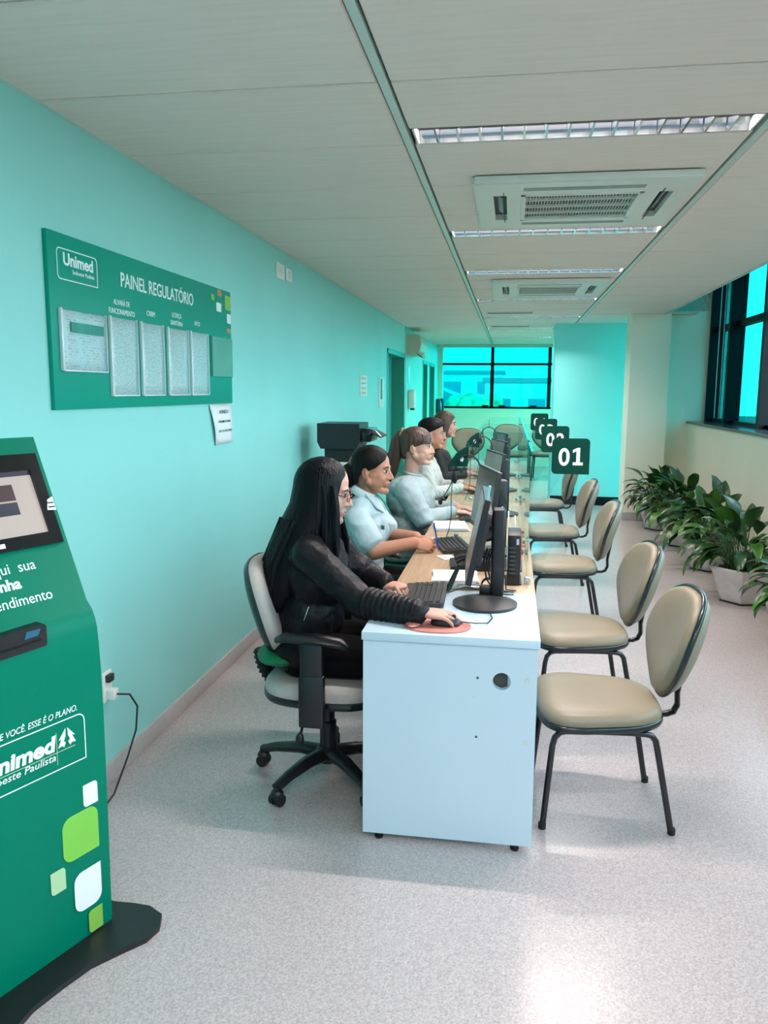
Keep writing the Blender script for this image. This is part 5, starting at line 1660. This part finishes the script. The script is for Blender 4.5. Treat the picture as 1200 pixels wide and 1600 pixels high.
def person(label, loc, k, skin, H, top, bottoms, pose, male=False, bust=True, voxel=0.005, full=1.0, pitch=0.0, yaw=0.0, wide=1.0, sleeve=1.0, lean=0.0, topname='shirt', hs=1.0, folds=0.005, puff=1.0):
    """seated person facing +x; loc on the floor below the hips. k scales the trunk width"""
    t = thing('person', label, 'person', loc, 0, 'staff seated behind the counter')
    M = head_matrix(H, pitch, yaw, 0, hs)
    lx = lambda z: lean * (z - 0.55) / 0.5
    def torso(b, g):
        b.ell((0.0 + 0.0, 0, 0.555), (0.135 * wide + g, 0.175 * wide + g, 0.10 + g))
        b.ell((0.01 + lx(0.70), 0, 0.68), (0.112 * wide + g, 0.148 * wide + g, 0.15 + g))
        b.ell((0.015 + lx(0.86), 0, 0.85), (0.112 * wide + g, 0.155 * wide + g, 0.15 + g))
        b.ell((0.0 + lx(0.93), 0, 0.93), (0.095 * wide + g, 0.165 * wide + g, 0.085 + g))
        if bust:
            for s in (-1, 1): b.ell((0.085 * wide + lx(0.83), s * 0.062, 0.81), (0.044 + g, 0.060 + g, 0.062 + g))
        for s, key in ((-1, 'R'), (1, 'L')):
            sh = Vector(pose['sh' + key])
            b.cap((lx(0.97), s * 0.05, 0.970), sh, 0.046 + g, 0.050 * wide + g)
    def arm(b, key, g, upto, rk=1.0):
        sh, el, wr = Vector(pose['sh' + key]), Vector(pose['el' + key]), Vector(pose['wr' + key])
        if upto <= 0.5:
            b.cap(sh, sh + (el - sh) * (upto * 2), (0.050 * wide + g) * rk, (0.048 * wide + g * 1.6) * rk)
        else:
            b.cap(sh, el, (0.050 * wide + g) * rk, (0.042 * wide + g) * rk)
            if upto > 0.5:
                e2 = el + (wr - el) * ((upto - 0.5) * 2)
                b.cap(el, e2, (0.043 + g) * rk, (0.031 + g) * rk)
    def legs(b, g):
        for s in (-1, 1):
            b.cap((0.0, s * 0.09, 0.545), (0.40, s * 0.105, 0.545), 0.083 + g, 0.060 + g)
            b.cap((0.40, s * 0.105, 0.54), (0.38, s * 0.105, 0.11), 0.056 + g, 0.036 + g)
    # body: one continuous skin
    b = HB(M); fb = MB()
    add_head(b, male, full)
    nb = M @ Vector((-0.03, 0, -0.07))
    b.cap((lx(0.99) - 0.005, 0, 0.985), nb, 0.056 * (1.12 if male else 1), 0.050 * (1.14 if male else 1))
    torso(b, -0.008)
    legs(b, -0.006)
    for s in (-1, 1): b.ell((0.43, s * 0.105, 0.048), (0.115, 0.042, 0.040))
    for key in 'RL':
        arm(b, key, 0.0, 1.0)
        h = pose['hand' + key]
        hand(b, fb, pose['wr' + key], h['d'], h['n'], h['t'], h['c'], h.get('spread', 0.05), s=1.0 if not male else 1.08, thumb=h.get('thumb', (0.55, 0.75, -0.35)))
    me = blob_mesh(b, voxel, 5)
    bm = bmesh.new(); bm.from_mesh(me)
    bmesh.ops.recalc_face_normals(fb.bm, faces=fb.bm.faces[:])
    fm = bpy.data.meshes.new('f'); fb.bm.to_mesh(fm); fb.bm.free()
    bm.from_mesh(fm); bm.to_mesh(me); bm.free(); me.shade_smooth()
    body = obj_from_mesh('body', me, skin, t)
    # clothes
    c = HB(M)
    torso(c, 0.011)
    for key in 'RL': arm(c, key, 0.010 * puff, sleeve)
    c.cap((lx(0.97) - 0.012, 0, 0.962), (lx(0.98) - 0.012, 0, 0.972), 0.070, 0.066)
    me = blob_mesh(c, max(voxel, 0.006), 14)
    def fold(q):
        a_ = noise.noise(Vector((q.x * 7 + q.z * 6, q.y * 6, q.z * 14 - q.x * 7)))
        b_ = noise.noise(Vector((q.x * 16 + 5, q.y * 14, q.z * 32 + q.x * 10)))
        return folds * ((1 - 2 * abs(a_)) * 0.7 - 0.3 + 0.35 * b_)
    displace(me, fold)
    me.shade_smooth()
    shirt = obj_from_mesh(topname, me, top, t)
    c = MB()
    legs(c, 0.012)
    c.ell((0.0, 0, 0.55), (0.142, 0.185, 0.098))
    me = blob_mesh(c, 0.008, 3)
    displace(me, lambda q: 0.004 * noise.noise(q * 14))
    obj_from_mesh('trousers', me, bottoms, t)
    for s in (-1, 1):
        MB().ell((0.435, s * 0.105, 0.045), (0.125, 0.048, 0.045)).span((0.32, s * 0.105 - 0.042, 0.0), (0.54, s * 0.105 + 0.042, 0.022), 0.008).build('shoe', 'black_plastic', t)
    # face details
    for s in (-1, 1):
        e = HB(M); e.htube([(-0.004, s * 0.0885, 0.012), (-0.010, s * 0.0895, 0.022), (-0.021, s * 0.0895, 0.018), (-0.026, s * 0.089, 0.002), (-0.021, s * 0.088, -0.016), (-0.012, s * 0.087, -0.028)], [0.0022, 0.003, 0.003, 0.003, 0.0025, 0.002], 6)
        e.build('ear_rim', skin, t)
        e = HB(M); e.hell((-0.008, s * 0.0868, -0.004), (0.0055, 0.0022, 0.009)); e.build('ear_fold', skin, t)
    for s in (-1, 1):
        e = HB(M); e.hell((0.0758, s * 0.0305, 0.010), (0.0115, 0.0130, 0.0078))
        eo = e.build('eye', 'eye_white', t)
        e = HB(M); e.hell((0.0836, s * 0.0335, 0.0102), (0.0048, 0.0072, 0.0068)); e.build('iris', 'iris_dark', eo)
        e = HB(M); e.htube([(0.0865, s * 0.019, 0.0155), (0.0900, s * 0.030, 0.0190), (0.0800, s * 0.045, 0.0150)], [0.0014, 0.0022, 0.0012], 6); e.build('eyelid', 'brow_dark', eo)
        e = HB(M); e.htube([(0.0905, s * 0.016, 0.030), (0.0905, s * 0.030, 0.036), (0.0785, s * 0.049, 0.031)], [0.0025, 0.0034, 0.0015], 6, flat=(1.2, 0.7)); e.build('eyebrow', 'brow_dark', t)
    e = HB(M); e.hell((0.0925, 0, -0.0530), (0.0072, 0.0180, 0.0042)); e.hell((0.0910, 0, -0.0630), (0.0072, 0.0155, 0.0046)); e.build('lips', 'lip_rose', t)
    return t, M

FLAT = dict(d=(1, 0, -0.08), n=(0, 0, 1), t=(0, 1, 0), c=(0.3, 0.3, 0.32, 0.36))

# ---- 1: woman in black leather jacket, long straight black hair, glasses
X1, Y1 = -0.785, 3.02
L1 = lambda x, y, z: Vector((x - X1, y - Y1, z))
pose = dict(shR=(0.055, -0.165, 0.955), elR=L1(-0.515, 2.775, 0.800), wrR=L1(-0.293, 2.675, 0.803), shL=(0.055, 0.165, 0.955), elL=L1(-0.56, 3.19, 0.79), wrL=L1(-0.475, 3.075, 0.800),
            handR=dict(d=(1, 0.10, -0.06), n=(0.12, -0.10, 1), t=(0, 1, 0), c=(0.24, 0.24, 0.28, 0.34), spread=0.05, thumb=(0.75, 0.55, -0.2)),
            handL=dict(d=(0.9, -0.45, 0.0), n=(0, 0, 1), t=(0.3, -1, 0), c=(1.0, 1.05, 1.05, 1.05), spread=0.02, thumb=(0.8, 0.3, -0.3)))
p1, M1 = person('woman with long straight black hair, red-rimmed glasses and black leather jacket, hand on the mouse', (X1, Y1, 0), 1.0, 'skin_fair', (0.078, 0, 1.165), 'jacket_black', 'trousers_black', pose,
                voxel=0.0045, pitch=0.20, yaw=0.05, topname='jacket', sleeve=0.98, folds=0.008, wide=1.06, lean=0.05, puff=1.3)
rg = [(-0.46, -0.170, 0.070, 0.120, 0.9), (-0.42, -0.160, 0.088, 0.132, 0.9), (-0.35, -0.142, 0.106, 0.138, 0.85), (-0.27, -0.118, 0.118, 0.135, 0.8), (-0.18, -0.085, 0.122, 0.122, 0.75),
      (-0.10, -0.050, 0.118, 0.106, 0.72), (-0.04, -0.026, 0.112, 0.098, 0.70), (0.02, -0.016, 0.110, 0.095, 0.66), (0.055, -0.014, 0.108, 0.092, 0.55), (0.075, -0.013, 0.103, 0.088, 0.30), (0.095, -0.013, 0.092, 0.079, 0.06),
      (0.118, -0.013, 0.072, 0.062, 0.0), (0.134, -0.013, 0.045, 0.040, 0.0), (0.142, -0.013, 0.012, 0.010, 0.0)]
MH = Matrix.Translation(M1.translation) @ Matrix.Rotation(0.02, 4, 'Y')
hr = shell(MH, rg, 'hair', 'hair_black', p1, inner=0.80, bumps=0.012)
random.seed(2)
for k in range(26):
    s = -1 if k % 3 else 1
    x0 = 0.066 - random.uniform(0.0, 0.05) - (0.06 if k % 4 == 0 else 0)
    xe = x0 + random.uniform(-0.02, 0.03)
    y0 = s * random.uniform(0.070, 0.092)
    e = HB(MH)
    ln = random.uniform(-0.42, -0.30)
    e.htube([(x0 - 0.01, y0 * 0.95, 0.04), (x0, y0, -0.04), (x0 + 0.004, y0 * 1.06, -0.12), ((x0 + xe) / 2 + 0.01, y0 * 1.28, -0.20), (xe, y0 * 1.36, (ln - 0.2) / 2 - 0.02), (xe - 0.005, y0 * 1.3, ln)], [0.008, 0.011, 0.012, 0.011, 0.009, 0.002], 7, flat=(1, 0.7))
    e.build('hair_lock', 'hair_black', hr)
for k in range(14):
    a = PI + random.uniform(-1.25, 1.25)
    e = HB(MH)
    ca, sa = math.cos(a), math.sin(a)
    e.htube([(-0.05 + 0.118 * ca, 0.106 * sa, -0.10), (-0.115 + 0.118 * ca, 0.135 * sa, -0.27), (-0.150 + 0.092 * ca, 0.134 * sa, -0.40), (-0.168 + 0.068 * ca, 0.120 * sa, random.uniform(-0.52, -0.47))], [0.010, 0.012, 0.011, 0.002], 7)
    e.build('hair_lock', 'hair_black', hr)
# glasses
def glasses(M, parent, m, z=0.008):
    e = HB(M)
    for s in (-1, 1):
        e.htube([(0.103 - 0.006 * (math.cos(2 * PI * i / 20) * 0.5 + 0.5), s * (0.034 + 0.023 * math.cos(2 * PI * i / 20)), z + 0.017 * math.sin(2 * PI * i / 20)) for i in range(21)], 0.0019, 6)
        e.htube([(0.098, s * 0.057, z + 0.006), (0.085, s * 0.072, z + 0.007), (0.02, s * 0.079, z + 0.006), (-0.02, s * 0.081, z + 0.002)], 0.0018, 6)
    e.htube([(0.103, -0.012, z + 0.004), (0.108, 0, z + 0.006), (0.103, 0.012, z + 0.004)], 0.0018, 6)
    fr_ = e.build('spectacles', m, parent)
    return fr_
glasses(M1, p1, 'glasses_red')
# ribbed leather sleeves, collar, zip and hem
for key in 'RL':
    el, wr = Vector(pose['el' + key]), Vector(pose['wr' + key])
    d_ = (wr - el)
    pts, rs = [], []
    nn = 41
    for i in range(nn):
        u = i / (nn - 1)
        pts.append(el + d_ * (0.12 + 0.90 * u))
        base = 0.060 - 0.017 * u
        rs.append(base + (0.0030 if (i % 4) in (1, 2) else -0.001))
    MB().tube(pts, rs, 18).build('ribbed_sleeve', 'jacket_black', p1, ang=70)
pts = [(0.055 * math.cos(a) + 0.004, 0.068 * math.sin(a), 1.036 - 0.016 * math.cos(a)) for a in [0.5 + (2 * PI - 1.0) * i / 20 for i in range(21)]]
MB().tube(pts, 0.017, 8, flat=(1.3, 0.6)).build('collar', 'jacket_black', p1)
for (a_, b_) in (((0.035, -0.172, 0.70), (0.055, -0.170, 0.755)), ((0.125, -0.10, 0.64), (0.128, -0.10, 0.71))):
    MB().tube([a_, b_], 0.0028, 6).build('zip', 'chrome', p1)
mb = MB(); mb.ell((-0.075, -0.045, 0.535), (0.105, 0.165, 0.036)); mb.build('shirt_hem', 'shirt_green', p1)
# finger ring-free hand; mouse lies under the palm

# ---- 2: woman in light blue short-sleeved shirt, dark hair tied back
X2, Y2 = -0.775, 4.08
L2 = lambda x, y, z: Vector((x - X2, y - Y2, z))
pose = dict(shR=(0.03, -0.165, 0.925), elR=L2(-0.655, 3.875, 0.765), wrR=L2(-0.465, 3.935, 0.805), shL=(0.03, 0.165, 0.925), elL=L2(-0.62, 4.28, 0.775), wrL=L2(-0.475, 4.12, 0.800),
            handR=dict(d=(1, 0.12, -0.12), n=(0.1, -0.75, 0.7), t=(0.2, 0.4, 1), c=(0.75, 0.8, 0.85, 0.9), spread=0.02, thumb=(0.9, 0.25, -0.4)),
            handL=dict(d=(0.95, -0.3, -0.08), n=(0, 0.3, 1), t=(0.2, -1, 0.1), c=(0.5, 0.55, 0.6, 0.6), spread=0.03))
p2, M2 = person('woman in light blue short-sleeved shirt with dark hair tied back, writing on paper', (X2, Y2, 0), 1.0, 'skin_tan', (0.075, 0, 1.145), 'shirt_blue', 'trousers_black', pose,
                voxel=0.0042, pitch=0.06, yaw=-0.16, sleeve=0.33, lean=0.04, folds=0.010, wide=0.93, puff=1.5)
rg = [(-0.060, -0.060, 0.052, 0.064, 1.5), (-0.035, -0.046, 0.066, 0.080, 1.75), (-0.010, -0.034, 0.080, 0.083, 1.66), (0.010, -0.026, 0.090, 0.0845, 1.28), (0.028, -0.020, 0.096, 0.085, 0.92), (0.052, -0.017, 0.100, 0.084, 0.70), (0.072, -0.016, 0.102, 0.083, 0.42), (0.098, -0.016, 0.090, 0.074, 0.08),
      (0.120, -0.016, 0.066, 0.056, 0.0), (0.133, -0.016, 0.036, 0.032, 0.0), (0.138, -0.016, 0.010, 0.010, 0.0)]
h2 = shell(M2, rg, 'hair', 'hair_soft_black', p2, inner=0.84, bumps=0.008)
e = HB(M2); e.htube([(-0.085, 0, 0.03), (-0.112, 0.0, 0.0), (-0.118, 0.0, -0.05), (-0.105, 0.0, -0.11), (-0.095, 0.0, -0.16), (-0.09, 0, -0.19)], [0.035, 0.052, 0.050, 0.042, 0.028, 0.008], 14, flat=(1, 1.1)); e.build('ponytail', 'hair_soft_black', h2)
e = HB(M2); e.htube([(-0.104 + 0.024 * math.cos(a), 0.034 * math.sin(a), 0.045 + 0.02 * math.sin(a * 1.0) + 0.010 * math.cos(3 * a)) for a in [2 * PI * i / 18 for i in range(19)]], 0.011, 8); e.build('scrunchie', 'scrunchie', p2)
# collar, placket, pocket logo
pts = [(0.030 + 0.060 * math.cos(a), 0.074 * math.sin(a), 1.036 - 0.030 * math.cos(a)) for a in [0.45 + (2 * PI - 0.9) * i / 22 for i in range(23)]]
MB().tube(pts, 0.016, 8, flat=(1.35, 0.35)).build('collar', 'shirt_blue', p2)
for s in (-1, 1):
    mb = MB()
    q = [Vector((0.095, s * 0.028, 1.008)), Vector((0.050, s * 0.078, 1.036)), Vector((0.112, s * 0.092, 0.968)), Vector((0.140, s * 0.046, 0.938))]
    n_ = (q[1] - q[0]).cross(q[2] - q[0]).normalized() * 0.004
    mb._add([v - n_ for v in q] + [v + n_ for v in q], [[0, 1, 2, 3], [4, 5, 6, 7], [0, 1, 5, 4], [1, 2, 6, 5], [2, 3, 7, 6], [3, 0, 4, 7]])
    mb.build('collar_wing', 'shirt_blue', p2, smooth=False)
MB().box((0.145, -0.098, 0.870), (0.030, 0.004, 0.022), 0.001, rot=Matrix.Rotation(-0.9, 3, 'Z')).build('pocket_logo', 'logo_teal', p2)
MB().tube([(0.055, -0.175, 0.838), (0.06, -0.182, 0.836)], 0.006, 8).build('button', 'print_white', p2)
e = HB(M2); e.hell((-0.008, -0.082, -0.036), (0.003, 0.003, 0.003)); e.build('earring', 'gold', p2)
tag(MB().tube([Vector((-0.342, 3.965, 0.760)), Vector((-0.345, 3.965, 0.785)), Vector((-0.368, 3.97, 0.905))], [0.0015, 0.004, 0.004], 8).build('pen', 'blue_plastic'), 'blue pen held upright by the woman in light blue', 'pen')

# ---- 3: woman with brown ponytail and fringe, grey-blue long sleeves
X3, Y3 = -0.68, 5.17
L3 = lambda x, y, z: Vector((x - X3, y - Y3, z))
pose = dict(shR=(0.045, -0.185, 0.935), elR=(0.150, -0.225, 0.770), wrR=(0.335, -0.11, 0.800), shL=(0.04, 0.18, 0.945), elL=(0.14, 0.24, 0.77), wrL=(0.34, 0.10, 0.800),
            handR=dict(FLAT, d=(1, 0.2, -0.05)), handL=dict(FLAT, t=(0, -1, 0), d=(1, -0.2, -0.05)))
p3, M3 = person('woman with brown ponytail and fringe in a grey-blue long-sleeved top', (X3, Y3, 0), 1.0, 'skin_fair', (0.085, 0, 1.195), 'shirt_grey', 'trousers_black', pose,
                voxel=0.005, pitch=0.02, yaw=-0.10, wide=1.36, sleeve=0.96, lean=0.05, full=1.08, folds=0.010)
rg = [(-0.072, -0.052, 0.046, 0.058, 1.9), (-0.050, -0.048, 0.056, 0.070, 1.85), (-0.025, -0.042, 0.068, 0.081, 1.75), (-0.005, -0.034, 0.080, 0.084, 1.62), (0.012, -0.027, 0.092, 0.085, 1.20), (0.030, -0.020, 0.100, 0.086, 0.80), (0.050, -0.016, 0.104, 0.088, 0.45), (0.070, -0.014, 0.106, 0.087, 0.2), (0.095, -0.014, 0.095, 0.078, 0.05),
      (0.120, -0.014, 0.068, 0.058, 0.0), (0.134, -0.014, 0.038, 0.034, 0.0), (0.139, -0.014, 0.010, 0.010, 0.0)]
h3 = shell(M3, rg, 'hair', 'hair_brown', p3, inner=0.84, bumps=0.012)
random.seed(7)
for k in range(15):
    y = -0.062 + 0.124 * k / 14
    xx = 0.078 - 7.5 * y * y
    e = HB(M3); e.htube([(xx - 0.035, y * 0.8, 0.105), (xx + 0.000, y, 0.085), (xx + 0.006, y * 1.05, 0.058), (xx + 0.005, y * 1.12 - 0.008, 0.034 - 0.010 * random.random())], [0.009, 0.009, 0.008, 0.003], 6); e.build('fringe_lock', 'hair_brown', h3)
e = HB(M3); e.htube([(-0.085, 0, 0.085), (-0.115, 0, 0.085), (-0.135, -0.005, 0.04), (-0.145, -0.01, -0.04), (-0.155, -0.015, -0.12), (-0.175, -0.02, -0.21), (-0.195, -0.02, -0.27), (-0.205, -0.02, -0.30)], [0.030, 0.028, 0.040, 0.044, 0.040, 0.030, 0.016, 0.004], 14, flat=(1, 0.9)); e.build('ponytail', 'hair_brown', h3)
for k in range(9):
    a = 2 * PI * k / 9
    e = HB(M3); e.htube([(-0.13 + 0.03 * math.cos(a), 0.030 * math.sin(a), 0.05), (-0.147 + 0.038 * math.cos(a), 0.036 * math.sin(a) - 0.01, -0.05), (-0.165 + 0.032 * math.cos(a), 0.032 * math.sin(a) - 0.015, -0.16), (-0.20 + 0.01 * math.cos(a), 0.012 * math.sin(a) - 0.02, -0.30 + 0.02 * math.sin(a * 2))], [0.008, 0.010, 0.009, 0.002], 6); e.build('hair_lock', 'hair_brown', h3)
e = HB(M3); e.htube([(-0.108 + 0.006 * math.sin(a), 0.030 * math.cos(a), 0.088 + 0.030 * math.sin(a)) for a in [2 * PI * i / 16 for i in range(17)]], 0.010, 8); e.build('hair_band', 'scrunchie', p3)
e = HB(M3); e.hell((-0.008, -0.083, -0.042), (0.004, 0.004, 0.006)); e.build('earring', 'gold', p3)
pts = [(0.05 + 0.052 * math.cos(a), 0.074 * math.sin(a), 1.032 - 0.014 * math.cos(a)) for a in [2 * PI * i / 24 for i in range(25)]]
MB().tube(pts, 0.007, 8).build('neckband', 'shirt_grey', p3)

# ---- 4: man with short black hair and glasses, striped shirt and lanyard
X4, Y4 = -0.70, 6.48
pose = dict(shR=(0.035, -0.185, 0.965), elR=(0.10, -0.22, 0.76), wrR=(0.33, -0.12, 0.800), shL=(0.035, 0.185, 0.965), elL=(0.12, 0.22, 0.77), wrL=(0.33, 0.10, 0.800),
            handR=dict(FLAT), handL=dict(FLAT, t=(0, -1, 0)))
p4, M4 = person('man with short black hair and thin glasses in a pale striped shirt', (X4, Y4, 0), 1.0, 'skin_tan', (0.075, 0, 1.208), 'shirt_striped', 'trousers_black', pose,
                voxel=0.006, male=True, bust=False, wide=1.08, sleeve=0.96, lean=0.03, full=1.05)
rg = [(0.000, -0.040, 0.074, 0.080, 1.75), (0.025, -0.026, 0.090, 0.084, 1.45), (0.050, -0.018, 0.102, 0.086, 0.95), (0.075, -0.012, 0.108, 0.086, 0.35), (0.100, -0.010, 0.104, 0.080, 0.05), (0.122, -0.010, 0.082, 0.064, 0.0), (0.138, -0.012, 0.050, 0.040, 0.0), (0.144, -0.014, 0.012, 0.010, 0.0)]
shell(M4, rg, 'hair', 'hair_soft_black', p4, inner=0.84, bumps=0.02)
glasses(M4, p4, 'chrome')
MB().tube([(0.05, -0.085, 1.01), (0.10, -0.09, 0.95), (0.145, -0.07, 0.86), (0.155, -0.03, 0.76)], 0.008, 6, flat=(0.4, 1.4)).build('lanyard', 'lanyard', p4)

# ---- 5: woman with long brown hair, black top
X5, Y5 = -0.70, 7.62
pose = dict(shR=(0.035, -0.165, 0.965), elR=(0.10, -0.20, 0.76), wrR=(0.33, -0.12, 0.800), shL=(0.035, 0.165, 0.965), elL=(0.12, 0.20, 0.77), wrL=(0.33, 0.10, 0.800),
            handR=dict(FLAT), handL=dict(FLAT, t=(0, -1, 0)))
p5, M5 = person('woman with shoulder-length brown hair and black top, farthest of the staff', (X5, Y5, 0), 1.0, 'skin_fair', (0.09, 0, 1.235), 'top_black', 'trousers_black', pose,
                voxel=0.006, sleeve=0.9, lean=0.05)
rg = [(-0.21, -0.075, 0.070, 0.095, 1.1), (-0.16, -0.062, 0.092, 0.105, 1.0), (-0.10, -0.046, 0.104, 0.106, 0.95), (-0.04, -0.028, 0.106, 0.100, 0.95), (0.02, -0.016, 0.108, 0.096, 0.85), (0.055, -0.014, 0.108, 0.093, 0.6), (0.080, -0.013, 0.102, 0.087, 0.25), (0.100, -0.013, 0.090, 0.076, 0.05),
      (0.122, -0.013, 0.068, 0.058, 0.0), (0.136, -0.013, 0.040, 0.036, 0.0), (0.143, -0.013, 0.010, 0.010, 0.0)]
shell(M5, rg, 'hair', 'hair_bronde', p5, inner=0.80, bumps=0.02)
